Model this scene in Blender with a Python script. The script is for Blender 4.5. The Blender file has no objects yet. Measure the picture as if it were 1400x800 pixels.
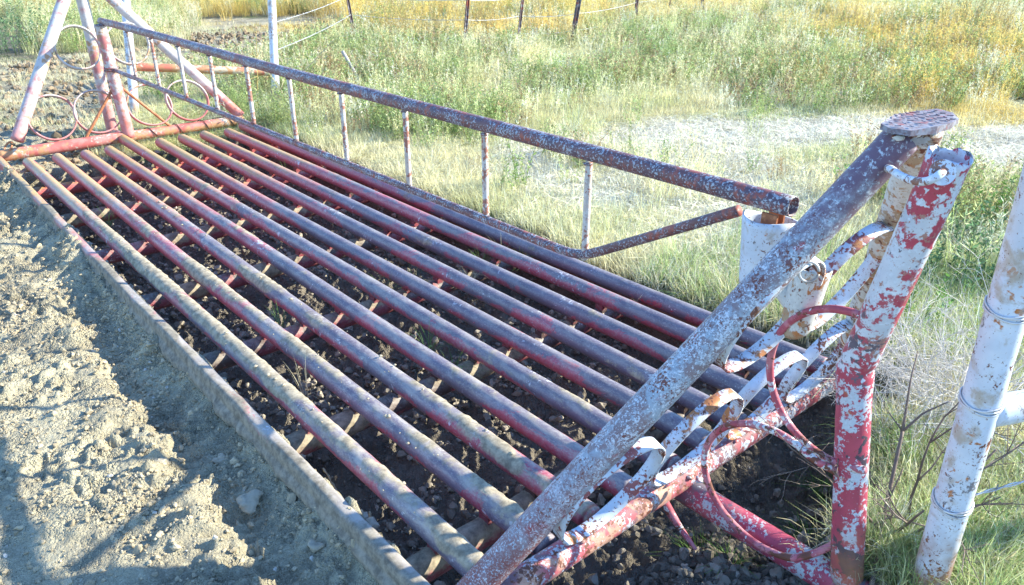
import bpy, math, random
import numpy as np
from mathutils import Vector, Matrix
random.seed(7); RNG = np.random.default_rng(11)
SC = bpy.context.scene; COL = SC.collection

# ------------------------------------------------------------------ camera
cam = bpy.data.cameras.new("camera"); cam_o = bpy.data.objects.new("camera", cam); COL.objects.link(cam_o)
cam.sensor_width = 36; cam.lens = 36*1067/1400; cam.clip_start = 0.02; cam.clip_end = 2000
PIT, HY, VX, FF = None, -93.0, -307.0, 1067.0
_p = math.atan((400-HY)/FF)
_up = np.array([0, -math.cos(_p), -math.sin(_p)])
_Y = np.array([VX-700, HY-400, FF]); _Y /= np.linalg.norm(_Y); _Y -= _up*_Y.dot(_up); _Y /= np.linalg.norm(_Y)
_X = np.cross(_Y, _up); RM = np.array([_X, _Y, _up]); CAM = np.array([0, 0, 1.75])
m = Matrix.Identity(4)
for i in range(3):
    m[i][0] = RM[i][0]; m[i][1] = -RM[i][1]; m[i][2] = -RM[i][2]; m[i][3] = CAM[i]
cam_o.matrix_world = m; SC.camera = cam_o

def gz(u, v, z=0.0):
    "world point at height z that was measured at photo position (u, v)"
    d = RM @ np.array([u-700, v-400, FF]); t = (z-CAM[2])/d[2]
    return CAM+t*d

def at_depth(u, v, dep):
    "world point measured at photo position (u, v), dep metres deep"
    return CAM+(RM @ np.array([u-700, v-400, FF]))/FF*dep

# ------------------------------------------------------------------ sky, sun, exposure
SUN_EL = math.radians(27.2); SUN_AZ = math.radians(-30.9)
sd = Vector((math.cos(SUN_AZ)*math.cos(SUN_EL), math.sin(SUN_AZ)*math.cos(SUN_EL), math.sin(SUN_EL)))
W = bpy.data.worlds.new("World"); SC.world = W; W.use_nodes = True
wn = W.node_tree.nodes; wl = W.node_tree.links
bg = wn['Background']; sky = wn.new('ShaderNodeTexSky'); sky.sky_type = 'NISHITA'; sky.sun_disc = False
sky.sun_elevation = SUN_EL; sky.sun_rotation = math.atan2(sd.x, sd.y); sky.air_density = 1.3; sky.dust_density = 0.0; sky.ozone_density = 3.0
tn = wn.new('ShaderNodeMix'); tn.data_type = 'RGBA'; tn.blend_type = 'MULTIPLY'; tn.inputs[0].default_value = 1.0; tn.inputs[7].default_value = (0.80, 0.97, 1.22, 1)
wl.new(sky.outputs[0], tn.inputs[6]); wl.new(tn.outputs[2], bg.inputs[0]); bg.inputs[1].default_value = 0.148
sl = bpy.data.lights.new("sun", 'SUN'); sl.energy = 4.9; sl.angle = math.radians(0.55); sl.color = (1.0, 0.93, 0.74)
so = bpy.data.objects.new("sun", sl); COL.objects.link(so); so.rotation_euler = sd.to_track_quat('Z', 'Y').to_euler()
so.location = (6, -3, 5)
SC.view_settings.view_transform = 'Standard'; SC.view_settings.look = 'None'; SC.view_settings.gamma = 1.0
SC.view_settings.exposure = 1.38
SC.render.engine = 'CYCLES'

# ------------------------------------------------------------------ noise helpers
def _h(ix, iy, iz, seed):
    n = (ix.astype(np.int64)*374761393 + iy.astype(np.int64)*668265263 + iz.astype(np.int64)*2147483647 + seed*1274126177) & 0xffffffff
    n = ((n ^ (n >> 13))*1274126177) & 0xffffffff
    n = (n ^ (n >> 16)) & 0xffffffff
    return n/4294967295.0
def vnoise(x, y, seed=0, z=None):
    x = np.asarray(x, float); y = np.asarray(y, float); z = np.zeros_like(x) if z is None else np.asarray(z, float)
    ix, iy, iz = np.floor(x), np.floor(y), np.floor(z)
    fx, fy, fz = x-ix, y-iy, z-iz
    fx, fy, fz = [f*f*(3-2*f) for f in (fx, fy, fz)]
    def L(k):
        a = _h(ix, iy, iz+k, seed); b = _h(ix+1, iy, iz+k, seed); c = _h(ix, iy+1, iz+k, seed); d = _h(ix+1, iy+1, iz+k, seed)
        return (a*(1-fx)+b*fx)*(1-fy)+(c*(1-fx)+d*fx)*fy
    return (L(0)*(1-fz)+L(1)*fz)*2-1
def fbm(x, y, o=4, seed=0, z=None, g=0.5):
    s = 0; a = 1; t = 0; x = np.asarray(x, float); y = np.asarray(y, float)
    for i in range(o):
        s = s+a*vnoise(x, y, seed+i*17, z); t += a; a *= g; x = x*2.03+5.1; y = y*2.03+9.7
        if z is not None: z = z*2.03
    return s/t
def sst(a, b, x):
    t = np.clip((np.asarray(x, float)-a)/(b-a), 0, 1); return t*t*(3-2*t)
def lerp(a, b, t): return a*(1-t)+b*t

# ------------------------------------------------------------------ object helpers
def tag(o, label=None, cat=None, group=None, kind=None):
    if label: o['label'] = label
    if cat: o['category'] = cat
    if group: o['group'] = group
    if kind: o['kind'] = kind
    return o
def empty(name, loc=(0, 0, 0), **k):
    o = bpy.data.objects.new(name, None); o.empty_display_size = 0.1; COL.objects.link(o); o.location = loc
    return tag(o, **k)
def mesh_obj(name, V, F, mat, parent=None, smooth=True, link=True, **k):
    me = bpy.data.meshes.new(name)
    V = np.asarray(V, float)
    if parent is not None:
        V = V-np.array(parent_world(parent))
    me.from_pydata(V.tolist(), [], [list(map(int, f)) for f in F])
    if smooth: me.polygons.foreach_set('use_smooth', [True]*len(me.polygons))
    me.materials.append(mat); me.update()
    o = bpy.data.objects.new(name, me)
    if link: COL.objects.link(o)
    if parent is not None: o.parent = parent
    return tag(o, **k)
def parent_world(p):
    v = Vector((0, 0, 0))
    while p is not None:
        v = v+p.location; p = p.parent
    return v
def add_attr(o, name, vals):
    a = o.data.attributes.new(name, 'FLOAT', 'POINT'); a.data.foreach_set('value', np.asarray(vals, np.float32))

class MB:
    def __init__(s): s.V = []; s.F = []; s.n = 0
    def add(s, V, F):
        V = np.asarray(V, float); s.V.append(V); s.F += [[i+s.n for i in f] for f in F]; s.n += len(V); return s
    def verts(s): return np.concatenate(s.V)
    def build(s, name, mat, parent=None, **k): return mesh_obj(name, s.verts(), s.F, mat, parent, **k)

def frames(P):
    P = np.asarray(P, float); T = np.gradient(P, axis=0); T /= np.linalg.norm(T, axis=1)[:, None]
    a = np.array([0, 0, 1.0]) if abs(T[0][2]) < 0.9 else np.array([0, 1.0, 0])
    N = np.zeros_like(P); n = a-T[0]*a.dot(T[0]); n /= np.linalg.norm(n); N[0] = n
    for i in range(1, len(P)):
        n = N[i-1]-T[i]*N[i-1].dot(T[i]); N[i] = n/np.linalg.norm(n)
    return P, T, N, np.cross(T, N)
def resample(P, step):
    P = np.asarray(P, float); d = np.r_[0, np.cumsum(np.linalg.norm(np.diff(P, axis=0), axis=1))]
    n = max(2, int(d[-1]/step)+1); t = np.linspace(0, d[-1], n)
    return np.stack([np.interp(t, d, P[:, k]) for k in range(3)], 1)
def tube(P, r, ns=20, caps=True, hollow=0, disp=None):
    "swept pipe; r scalar or array; hollow = wall thickness (open ends)"
    P, T, N, B = frames(P); n = len(P); r = np.broadcast_to(np.asarray(r, float), (n,))
    a = np.linspace(0, 2*math.pi, ns, endpoint=False)
    dirv = N[:, None, :]*np.cos(a)[None, :, None]+B[:, None, :]*np.sin(a)[None, :, None]
    rr = np.repeat(r[:, None], ns, 1)
    V = P[:, None, :]+dirv*rr[..., None]
    if disp is not None: V = V+dirv*disp(V, dirv)[..., None]
    V = V.reshape(-1, 3); F = []
    for i in range(n-1):
        for j in range(ns):
            k = (j+1) % ns; F.append([i*ns+j, i*ns+k, (i+1)*ns+k, (i+1)*ns+j])
    if hollow:
        Vi = (P[:, None, :]+dirv*(rr-hollow)[..., None]).reshape(-1, 3); o = len(V); V = np.concatenate([V, Vi])
        for i in range(n-1):
            for j in range(ns):
                k = (j+1) % ns; F.append([o+i*ns+k, o+i*ns+j, o+(i+1)*ns+j, o+(i+1)*ns+k])
        for e in (0, n-1):
            for j in range(ns):
                k = (j+1) % ns; q = [e*ns+j, o+e*ns+j, o+e*ns+k, e*ns+k]; F.append(q if e == 0 else q[::-1])
    elif caps:
        F.append(list(range(ns))[::-1]); F.append([(n-1)*ns+j for j in range(ns)])
    return V, F
def rounded(L_end=0.012):
    pass
def bar_pipe(A, B, r, step=0.03, round_ends=False, sag=0.0, sagdir=(0, 0, -1), rough=0.0008, seed=0, **k):
    A = np.array(A, float); B = np.array(B, float); L = np.linalg.norm(B-A); n = max(4, int(L/step))
    t = np.linspace(0, 1, n); P = A+(B-A)*t[:, None]+np.array(sagdir)*(sag*4*t*(1-t))[:, None]
    R = np.full(n, r)
    if round_ends:
        e = 0.02; ts = [0, .0006, .002, .004]
        pass
    if rough:
        P = P+np.stack([fbm(t*L*1.3+seed*7.3+q*31, t*0+q, 2, 3) for q in range(3)], 1)*rough*2.5
    f = (lambda V, d: fbm(V[..., 0]*30, V[..., 1]*30, 3, seed, V[..., 2]*30)*rough) if rough else None
    return tube(P, R, disp=f, **k)
def box(c, sx, sy, sz, ax=None):
    c = np.array(c, float); ax = np.eye(3) if ax is None else np.array(ax, float)
    V = [c+ax[0]*x*sx/2+ax[1]*y*sy/2+ax[2]*z*sz/2 for x in (-1, 1) for y in (-1, 1) for z in (-1, 1)]
    return V, [[0, 1, 3, 2], [4, 6, 7, 5], [0, 4, 5, 1], [2, 3, 7, 6], [0, 2, 6, 4], [1, 5, 7, 3]]
def hoop(c, e1, e2, R, w, t, ns=64, wob=0.004, seed=0):
    c, e1, e2 = map(lambda q: np.array(q, float), (c, e1, e2)); n = np.cross(e1, e2); n /= np.linalg.norm(n)
    V = []; F = []
    for i in range(ns):
        a = 2*math.pi*i/ns; d = e1*math.cos(a)+e2*math.sin(a)
        RR = R+wob*math.sin(2*a+seed)+wob*.6*math.sin(3*a+seed*2); s = n*wob*0.6*math.sin(a*2+seed*3)
        for rr, ww in ((t/2, -w/2), (t/2, w/2), (-t/2, w/2), (-t/2, -w/2)):
            V.append(c+s+d*(RR+rr)+n*ww)
    for i in range(ns):
        j = (i+1) % ns
        for q in range(4):
            k = (q+1) % 4; F.append([i*4+q, i*4+k, j*4+k, j*4+q])
    return V, F
def arc(c, e1, e2, R, a0, a1, n=48):
    c, e1, e2 = map(lambda q: np.array(q, float), (c, e1, e2)); a = np.linspace(a0, a1, n)
    return c+e1*(R*np.cos(a))[:, None]+e2*(R*np.sin(a))[:, None]

# ------------------------------------------------------------------ materials
def new_mat(name):
    M = bpy.data.materials.new(name); M.use_nodes = True; nt = M.node_tree; nt.nodes.clear()
    out = nt.nodes.new('ShaderNodeOutputMaterial'); b = nt.nodes.new('ShaderNodeBsdfPrincipled'); nt.links.new(b.outputs[0], out.inputs[0])
    return M, nt, b, out
class NB:
    def __init__(s, nt): s.nt = nt; s.geo = nt.nodes.new('ShaderNodeNewGeometry'); s.pos = s.geo.outputs['Position']
    def n(s, t, **k):
        q = s.nt.nodes.new(t)
        for a, b in k.items(): setattr(q, a, b)
        return q
    def set(s, sock, v):
        if hasattr(v, 'is_output') or isinstance(v, bpy.types.NodeSocket): s.nt.links.new(v, sock)
        else: sock.default_value = v
    def math(s, op, a, b=0.0, c=0.0, clamp=False):
        q = s.n('ShaderNodeMath', operation=op, use_clamp=clamp); s.set(q.inputs[0], a); s.set(q.inputs[1], b); s.set(q.inputs[2], c); return q.outputs[0]
    def noise(s, scale, detail=5, rough=0.55, dist=0.0, off=(0, 0, 0), stretch=None, vec=None):
        mp = s.n('ShaderNodeMapping'); s.nt.links.new(vec or s.pos, mp.inputs[0]); mp.inputs['Location'].default_value = off
        if stretch: mp.inputs['Scale'].default_value = stretch
        q = s.n('ShaderNodeTexNoise'); s.nt.links.new(mp.outputs[0], q.inputs['Vector'])
        q.inputs['Scale'].default_value = scale; q.inputs['Detail'].default_value = detail; q.inputs['Roughness'].default_value = rough; q.inputs['Distortion'].default_value = dist
        return q.outputs['Fac']
    def voro(s, scale, off=(0, 0, 0), feature='F1'):
        mp = s.n('ShaderNodeMapping'); s.nt.links.new(s.pos, mp.inputs[0]); mp.inputs['Location'].default_value = off
        q = s.n('ShaderNodeTexVoronoi', feature=feature); s.nt.links.new(mp.outputs[0], q.inputs['Vector']); q.inputs['Scale'].default_value = scale
        return q
    def ramp(s, v, a, b):
        q = s.n('ShaderNodeMapRange', interpolation_type='SMOOTHSTEP', clamp=True); s.set(q.inputs['Value'], v); s.set(q.inputs['From Min'], a); s.set(q.inputs['From Max'], b); return q.outputs[0]
    def mix(s, f, a, b):
        q = s.n('ShaderNodeMix', data_type='RGBA'); s.set(q.inputs[0], f)
        s.set(q.inputs[6], a if not isinstance(a, tuple) else (*a, 1)[:4]); s.set(q.inputs[7], b if not isinstance(b, tuple) else (*b, 1)[:4]); return q.outputs[2]
    def attr(s, name, typ='GEOMETRY'):
        q = s.n('ShaderNodeAttribute', attribute_name=name, attribute_type=typ); return q
    def sep(s, v):
        q = s.n('ShaderNodeSeparateXYZ'); s.nt.links.new(v, q.inputs[0]); return q.outputs
    def bump(s, h, strength, dist, bsdf, prev=None):
        q = s.n('ShaderNodeBump'); q.inputs['Strength'].default_value = strength; q.inputs['Distance'].default_value = dist; s.nt.links.new(h, q.inputs['Height'])
        if prev: s.nt.links.new(prev, q.inputs['Normal'])
        s.nt.links.new(q.outputs[0], bsdf.inputs['Normal']); return q.outputs[0]
    def add(s, a, b, clamp=False): return s.math('ADD', a, b, clamp=clamp)
    def mul(s, a, b): return s.math('MULTIPLY', a, b)

RUST = (0.15, 0.055, 0.035); ORANGE = (0.42, 0.17, 0.06); WHITE = (0.56, 0.61, 0.67); RED = (0.40, 0.035, 0.06)
PURP = (0.115, 0.075, 0.10); DIRTC = (0.40, 0.345, 0.25)
def worn(name, base, layers, rough=0.62, bump=0.25, grad=None, metallic=0.0):
    """chipped paint: layers = (colour, coverage 0..1, scale, big-scale modulation, edge softness)"""
    M, nt, b, out = new_mat(name); B = NB(nt)
    v = B.noise(9, 4, off=(3, 1, 4)); col = B.mix(v, tuple(c*0.6 for c in base), tuple(min(1, c*1.45) for c in base)); hgt = None
    for i, (c, cov, sc, mod, soft) in enumerate(layers):
        f = B.noise(sc, 6, 0.62, 0.35, off=(i*3.7+1, i*1.9, i*5.1)); g = B.noise(sc*0.11+1.2, 3, off=(i*2.1, 7+i, 3))
        f = B.add(B.mul(f, 1.0), B.mul(B.math('SUBTRACT', g, 0.5), mod)); th = 0.5+(0.5-cov)*0.42
        mk = B.ramp(f, th-soft, th+soft)
        dirt = B.noise(sc*2.3, 4, off=(9, i, 2)); cc = B.mix(dirt, tuple(x*0.72 for x in c), tuple(min(1, x*1.22) for x in c))
        col = B.mix(mk, col, cc); hgt = mk if hgt is None else B.add(B.mul(hgt, 0.6), mk)
    # fine rust specks and streaks
    sp = B.noise(140, 3, 0.6, off=(2, 2, 2)); sm = B.ramp(sp, 0.63, 0.69); col = B.mix(B.mul(sm, 0.75), col, RUST)
    if grad: col = grad(B, col)
    nt.links.new(col, b.inputs['Base Color']); b.inputs['Roughness'].default_value = rough; b.inputs['Metallic'].default_value = metallic
    b.inputs['Specular IOR Level'].default_value = 0.35
    fine = B.noise(260, 3, 0.6); h = B.add(hgt, B.mul(fine, 0.35)) if hgt is not None else fine
    B.bump(h, bump, 0.0012, b)
    return M
def g_bottom_rust(z0, z1, c, amt=0.9):
    def f(B, col):
        z = B.sep(B.pos)[2]; k = B.ramp(B.add(z, B.mul(B.math('SUBTRACT', B.noise(14, 5), 0.5), 0.5)), z1, z0); return B.mix(B.mul(k, amt), col, c)
    return f
def soilskin(B, col, c=DIRTC, amt=1.0):
    a = B.attr('mud').outputs['Fac']; n = B.noise(60, 5, 0.65); k = B.ramp(B.add(a, B.mul(B.math('SUBTRACT', n, 0.5), 0.5)), 0.34, 0.6)
    cc = B.mix(B.ramp(B.noise(28, 6, 0.7), .3, .7), tuple(x*0.45 for x in c), tuple(x*1.12 for x in c)); return B.mix(B.mul(k, amt), col, cc)

M_diag = worn('flaking_white_over_purple_paint', (0.20, 0.16, 0.175), [((0.30, 0.37, 0.44), 0.52, 42, 0.6, 0.10), ((0.34, 0.06, 0.07), 0.16, 12, 0.5, 0.06), ((0.50, 0.57, 0.65), 0.36, 170, 0.5, 0.03), (WHITE, 0.24, 95, 0.7, 0.03), ((0.16, 0.06, 0.05), 0.20, 130, 0.6, 0.03)], rough=0.5,
    grad=lambda B, c: B.mix(B.mul(B.ramp(B.add(B.sep(B.pos)[2], B.mul(B.noise(30, 4), 0.5)), 1.22, 1.48), B.ramp(B.noise(70, 5, 0.65), 0.62, 0.54)), B.mix(B.mul(B.ramp(B.add(B.sep(B.pos)[2], B.mul(B.noise(40, 4), 0.6)), 0.95, 0.30), B.ramp(B.noise(165, 5, 0.65), 0.58, 0.52)), c, (0.20, 0.075, 0.075)), (0.15, 0.10, 0.14)))
M_orange = worn('rusted_cream_paint', (0.36, 0.27, 0.18), [(ORANGE, 0.38, 16, 0.5, 0.07), ((0.56, 0.57, 0.55), 0.52, 34, 0.8, 0.03), (RUST, 0.32, 40, 0.8, 0.03)])
M_kpost = worn('white_red_dark_paint_bands', (0.52, 0.57, 0.64), [((0.40, 0.06, 0.095), 0.53, 12, 1.4, 0.02), ((0.11, 0.10, 0.13), 0.30, 16.5, 1.2, 0.02), ((0.54, 0.60, 0.68), 0.40, 45, 0.8, 0.02), ((0.36, 0.20, 0.17), 0.24, 60, 0.8, 0.04), ((0.40, 0.09, 0.12), 0.24, 36, 0.9, 0.03)], rough=0.45,
    grad=g_bottom_rust(0.02, 0.16, ORANGE, 0.6))
M_kbase = worn('red_white_flaking_paint', (0.38, 0.06, 0.095), [((0.46, 0.52, 0.59), 0.50, 80, 1.1, 0.03), (ORANGE, 0.12, 14, 0.7, 0.05), ((0.36, 0.06, 0.10), 0.42, 18, 1.1, 0.03), ((0.07, 0.06, 0.08), 0.20, 24, 1.2, 0.02)], rough=0.5, grad=g_bottom_rust(-0.05, 0.2, ORANGE, 0.5))
M_foot = worn('pink_and_slate_foot_pipe', (0.37, 0.06, 0.10), [((0.14, 0.12, 0.15), 0.46, 9, 1.0, 0.05), ((0.40, 0.10, 0.13), 0.35, 16, 0.8, 0.04), ((0.44, 0.47, 0.50), 0.27, 85, 1.0, 0.02)], rough=0.5)
M_white = worn('chalky_white_paint_rust_specks', (0.56, 0.61, 0.67), [((0.55, 0.62, 0.71), 0.55, 6, 0.2, 0.12), (ORANGE, 0.11, 36, 0.7, 0.04), (RUST, 0.13, 75, 0.8, 0.03), ((0.42, 0.38, 0.33), 0.28, 14, 0.5, 0.08), ((0.2, 0.2, 0.22), 0.08, 95, 0.8, 0.02)], rough=0.42, bump=0.15, grad=g_bottom_rust(-0.05, 0.22, (0.33, 0.15, 0.07), 0.85))
M_toprail = worn('rust_red_pipe_pale_flakes', (0.14, 0.07, 0.075), [((0.11, 0.075, 0.10), 0.45, 12, 0.5, 0.05), ((0.38, 0.43, 0.49), 0.36, 120, 0.35, 0.04), ((0.30, 0.09, 0.07), 0.24, 40, 0.6, 0.08)], rough=0.5)
M_picket = worn('weathered_white_picket', (0.48, 0.42, 0.38), [((0.56, 0.55, 0.53), 0.55, 30, 0.4, 0.06), ((0.34, 0.15, 0.11), 0.38, 60, 0.8, 0.05)])
M_cross = worn('red_orange_flaking_crossbar', (0.20, 0.11, 0.125), [((0.40, 0.10, 0.12), 0.48, 14, 0.8, 0.06), ((0.46, 0.27, 0.20), 0.33, 14, 0.8, 0.06), ((0.46, 0.50, 0.56), 0.30, 90, 0.9, 0.03), ((0.50, 0.54, 0.60), 0.20, 30, 0.9, 0.03), (RUST, 0.27, 70, 0.8, 0.03)])
M_pink = worn('faded_pink_red_paint', (0.42, 0.11, 0.10), [((0.52, 0.20, 0.18), 0.55, 9, 0.4, 0.10), ((0.44, 0.24, 0.12), 0.45, 9, 0.6, 0.08), ((0.50, 0.44, 0.38), 0.20, 40, 0.8, 0.05)])
M_rod = worn('red_rod_paint', (0.36, 0.07, 0.10), [((0.46, 0.17, 0.20), 0.5, 12, 0.4, 0.06), ((0.58, 0.60, 0.62), 0.24, 55, 0.8, 0.02), (RUST, 0.3, 30, 0.6, 0.03)])
M_hoop = worn('white_strap_with_rust', (0.50, 0.55, 0.61), [((0.50, 0.58, 0.68), 0.5, 12, 0.3, 0.08), ((0.26, 0.08, 0.08), 0.30, 60, 0.9, 0.03), (ORANGE, 0.12, 20, 0.9, 0.05), (RUST, 0.20, 70, 0.9, 0.03)], rough=0.5)
M_tie = worn('pale_speckled_rod', (0.50, 0.56, 0.64), [((0.62, 0.68, 0.75), 0.5, 40, 0.4, 0.05), ((0.25, 0.13, 0.10), 0.28, 70, 0.8, 0.03)])
M_plate = worn('rusty_tread_plate_metal', (0.15, 0.12, 0.145), [((0.25, 0.27, 0.33), 0.42, 60, 0.5, 0.12), ((0.30, 0.09, 0.08), 0.26, 30, 0.5, 0.08)])
M_farwhite = worn('far_white_pink_paint', (0.50, 0.48, 0.47), [((0.46, 0.17, 0.17), 0.44, 6, 1.0, 0.10), ((0.50, 0.50, 0.50), 0.45, 14, 0.5, 0.06), ((0.40, 0.25, 0.15), 0.22, 22, 0.8, 0.05)], grad=g_bottom_rust(0.05, 0.55, (0.50, 0.13, 0.12), 0.75))
M_rustrod = worn('plain_rusty_steel', (0.30, 0.11, 0.05), [((0.45, 0.19, 0.09), 0.5, 30, 0.3, 0.06)])
M_tpost = worn('dark_steel_post', (0.10, 0.07, 0.07), [((0.24, 0.22, 0.23), 0.4, 20, 0.4, 0.04), ((0.25, 0.06, 0.04), 0.35, 9, 0.4, 0.05)])
M_wire = worn('galvanised_wire', (0.55, 0.56, 0.57), [((0.30, 0.27, 0.25), 0.3, 20, 0.4, 0.1)], rough=0.45, metallic=0.4)

# rails: dark slate paint, crimson left on the flanks, mud, ochre stain at the far end
def rail_material(name, slate=(0.135, 0.115, 0.15), red=(0.40, 0.035, 0.07), mud=DIRTC):
    M, nt, b, out = new_mat(name); B = NB(nt); X, Y, Z = B.sep(B.pos); ln = B.sep(B.geo.outputs['Normal'])
    st = (1.0, 0.35, 1.0)
    v = B.noise(14, 5, stretch=st); col = B.mix(v, tuple(x*0.65 for x in slate), tuple(x*1.5 for x in slate))
    scr = B.ramp(B.noise(55, 5, 0.65, stretch=(1, .5, 1)), 0.57, 0.68); col = B.mix(B.mul(scr, 0.5), col, (0.30, 0.30, 0.34))
    # crimson paint survives on the flanks, everywhere at the far end
    side = B.math('MINIMUM', B.math('SUBTRACT', 0.55, ln[2]), 0.62); far = B.mul(B.ramp(Y, 3.6, 6.8), 0.62)
    left = B.mul(B.ramp(X, 2.1, 1.1), 0.10)
    r = B.add(B.add(B.mul(side, 0.27), far), B.add(B.mul(B.math('SUBTRACT', B.noise(4.2, 6, 0.65, 0.5, stretch=st), 0.5), 2.3), left))
    rf = B.add(r, B.mul(B.math('SUBTRACT', B.noise(45, 5, 0.65), 0.5), 0.30)); rm = B.ramp(rf, 0.13, 0.20)
    rc = B.mix(B.noise(20, 4), tuple(x*0.7 for x in red), (0.44, 0.10, 0.14)); rc = B.mix(B.ramp(Y, 5.0, 7.5), rc, (0.50, 0.09, 0.09)); rc = B.mix(B.mul(B.ramp(B.noise(60, 6, 0.7), .45, .62), 0.45), rc, (0.34, 0.22, 0.24)); col = B.mix(B.mul(rm, 0.92), col, rc)
    # pale chips
    ch = B.ramp(B.add(B.noise(38, 6, 0.7, 0.4, off=(4, 4, 1)), B.mul(B.math('SUBTRACT', B.noise(3.1, 2, off=(1, 8, 1)), 0.5), 0.55)), 0.66, 0.69); col = B.mix(ch, col, (0.50, 0.50, 0.53))
    # ochre stain along the tops at the far end
    oc = B.mul(B.ramp(Y, 4.8, 6.6), B.ramp(B.add(ln[2], B.mul(B.math('SUBTRACT', B.noise(6, 4, stretch=st), 0.5), 1.6)), 0.55, 0.95)); col = B.mix(B.mul(oc, 0.9), col, (0.50, 0.33, 0.11))
    # fine dust speckle and rubbed scratches
    sp1 = B.ramp(B.noise(150, 5, 0.75, 0.3, stretch=(1, .6, 1), off=(6, 2, 3)), 0.53, 0.62); col = B.mix(B.mul(sp1, B.mul(B.ramp(ln[2], -0.1, 0.5), 0.55)), col, (0.36, 0.33, 0.32))
    sp2 = B.ramp(B.noise(42, 6, 0.75, 0.5, off=(1, 9, 3)), 0.56, 0.64); col = B.mix(B.mul(sp2, 0.5), col, (0.07, 0.05, 0.065))
    # dust film on the tops
    du = B.mul(B.ramp(ln[2], 0.05, 0.75), B.ramp(B.noise(22, 7, 0.75, 0.4, stretch=st), 0.40, 0.66)); du = B.mul(B.mul(du, B.ramp(Y, 7.4, 5.4)), B.add(0.34, B.mul(B.ramp(X, 2.6, 1.1), 0.50))); col = B.mix(du, col, (0.40, 0.37, 0.33))
    col = soilskin(B, col, mud)
    nt.links.new(col, b.inputs['Base Color']); md = B.attr('mud').outputs['Fac']; nt.links.new(B.add(0.42, B.mul(B.ramp(md, 0.2, 0.6), 0.5)), b.inputs['Roughness'])
    b.inputs['Specular IOR Level'].default_value = 0.45
    h = B.add(B.mul(rm, 0.25), B.add(B.mul(B.noise(180, 5, 0.75), 1.1), B.mul(B.noise(70, 4), B.mul(md, 2.5)))); B.bump(h, 0.3, 0.002, b)
    return M
M_rail = rail_material('slate_and_crimson_rail'); M_sup = rail_material('dull_red_muddy_support', (0.10, 0.07, 0.065), (0.26, 0.06, 0.055))

def soil_material(name, dark, light, mid=None, rough=0.95, sc=1.0):
    M, nt, b, out = new_mat(name); B = NB(nt)
    ga = B.attr('grassy').outputs['Fac']; pit = B.attr('pit').outputs['Fac']; gr = B.attr('gravel').outputs['Fac']
    n1 = B.noise(3.0, 6, 0.6); n2 = B.noise(30, 6, 0.65); n3 = B.noise(160, 4, 0.7)
    road = B.mix(B.ramp(n1, .3, .7), tuple(x*1.25 for x in dark), light); road = B.mix(B.mul(B.ramp(n2, 0.45, 0.75), 0.5), road, tuple(x*1.25 for x in light)); road = B.mix(B.mul(B.ramp(n3, 0.56, 0.68), 0.7), road, tuple(x*0.5 for x in dark)); road = B.mix(B.mul(B.ramp(B.noise(95, 4, 0.7, off=(4, 4, 4)), 0.57, 0.66), 0.7), road, (0.62, 0.57, 0.44))
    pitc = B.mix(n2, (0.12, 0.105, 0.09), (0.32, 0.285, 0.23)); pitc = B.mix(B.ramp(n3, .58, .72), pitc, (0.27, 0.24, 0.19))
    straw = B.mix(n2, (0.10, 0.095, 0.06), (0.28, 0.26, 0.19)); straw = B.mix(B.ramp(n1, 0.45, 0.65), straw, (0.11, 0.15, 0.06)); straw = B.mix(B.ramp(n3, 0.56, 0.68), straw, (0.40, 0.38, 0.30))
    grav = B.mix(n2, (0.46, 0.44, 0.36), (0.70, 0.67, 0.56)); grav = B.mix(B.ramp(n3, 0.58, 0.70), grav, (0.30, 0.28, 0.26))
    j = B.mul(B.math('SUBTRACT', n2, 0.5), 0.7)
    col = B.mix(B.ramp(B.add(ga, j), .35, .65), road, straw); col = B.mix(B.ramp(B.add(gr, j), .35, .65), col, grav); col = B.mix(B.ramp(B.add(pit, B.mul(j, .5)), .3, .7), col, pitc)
    nt.links.new(col, b.inputs['Base Color']); b.inputs['Roughness'].default_value = rough; b.inputs['Specular IOR Level'].default_value = 0.15
    v1 = B.voro(75).outputs['Distance']; v2 = B.voro(160, off=(1, 2, 3)).outputs['Distance']; pk = B.ramp(B.noise(7, 4, 0.6, off=(3, 3, 3)), .40, .62)
    h = B.add(B.add(B.mul(B.noise(70, 6, 0.7), 1.0), B.mul(n3, 0.5)), B.mul(B.add(B.mul(v1, -1.1), B.mul(v2, -0.7)), B.add(0.25, pk))); B.bump(h, 1.0, 0.016, b); return M
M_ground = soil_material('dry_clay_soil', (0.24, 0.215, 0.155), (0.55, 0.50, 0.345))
def clod_material(name, a, b_, tint=False):
    M, nt, b, out = new_mat(name); B = NB(nt); t = B.attr('tint', 'INSTANCER').outputs['Color'] if tint else None
    c = B.mix(B.noise(80, 5, 0.7), a, b_)
    if tint:
        q = B.n('ShaderNodeMix', data_type='RGBA', blend_type='MULTIPLY'); q.inputs[0].default_value = 1; nt.links.new(c, q.inputs[6]); nt.links.new(t, q.inputs[7]); c = q.outputs[2]
    nt.links.new(c, b.inputs['Base Color']); b.inputs['Roughness'].default_value = 0.95; b.inputs['Specular IOR Level'].default_value = 0.15
    B.bump(B.noise(120, 5, 0.7), 0.6, 0.004, b); return M
M_clod = clod_material('crumbled_clay', (0.7, 0.7, 0.7), (1.15, 1.15, 1.15), True)
M_mudlump = clod_material('dried_mud_lump', (0.27, 0.235, 0.17), (0.50, 0.44, 0.33))

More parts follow.
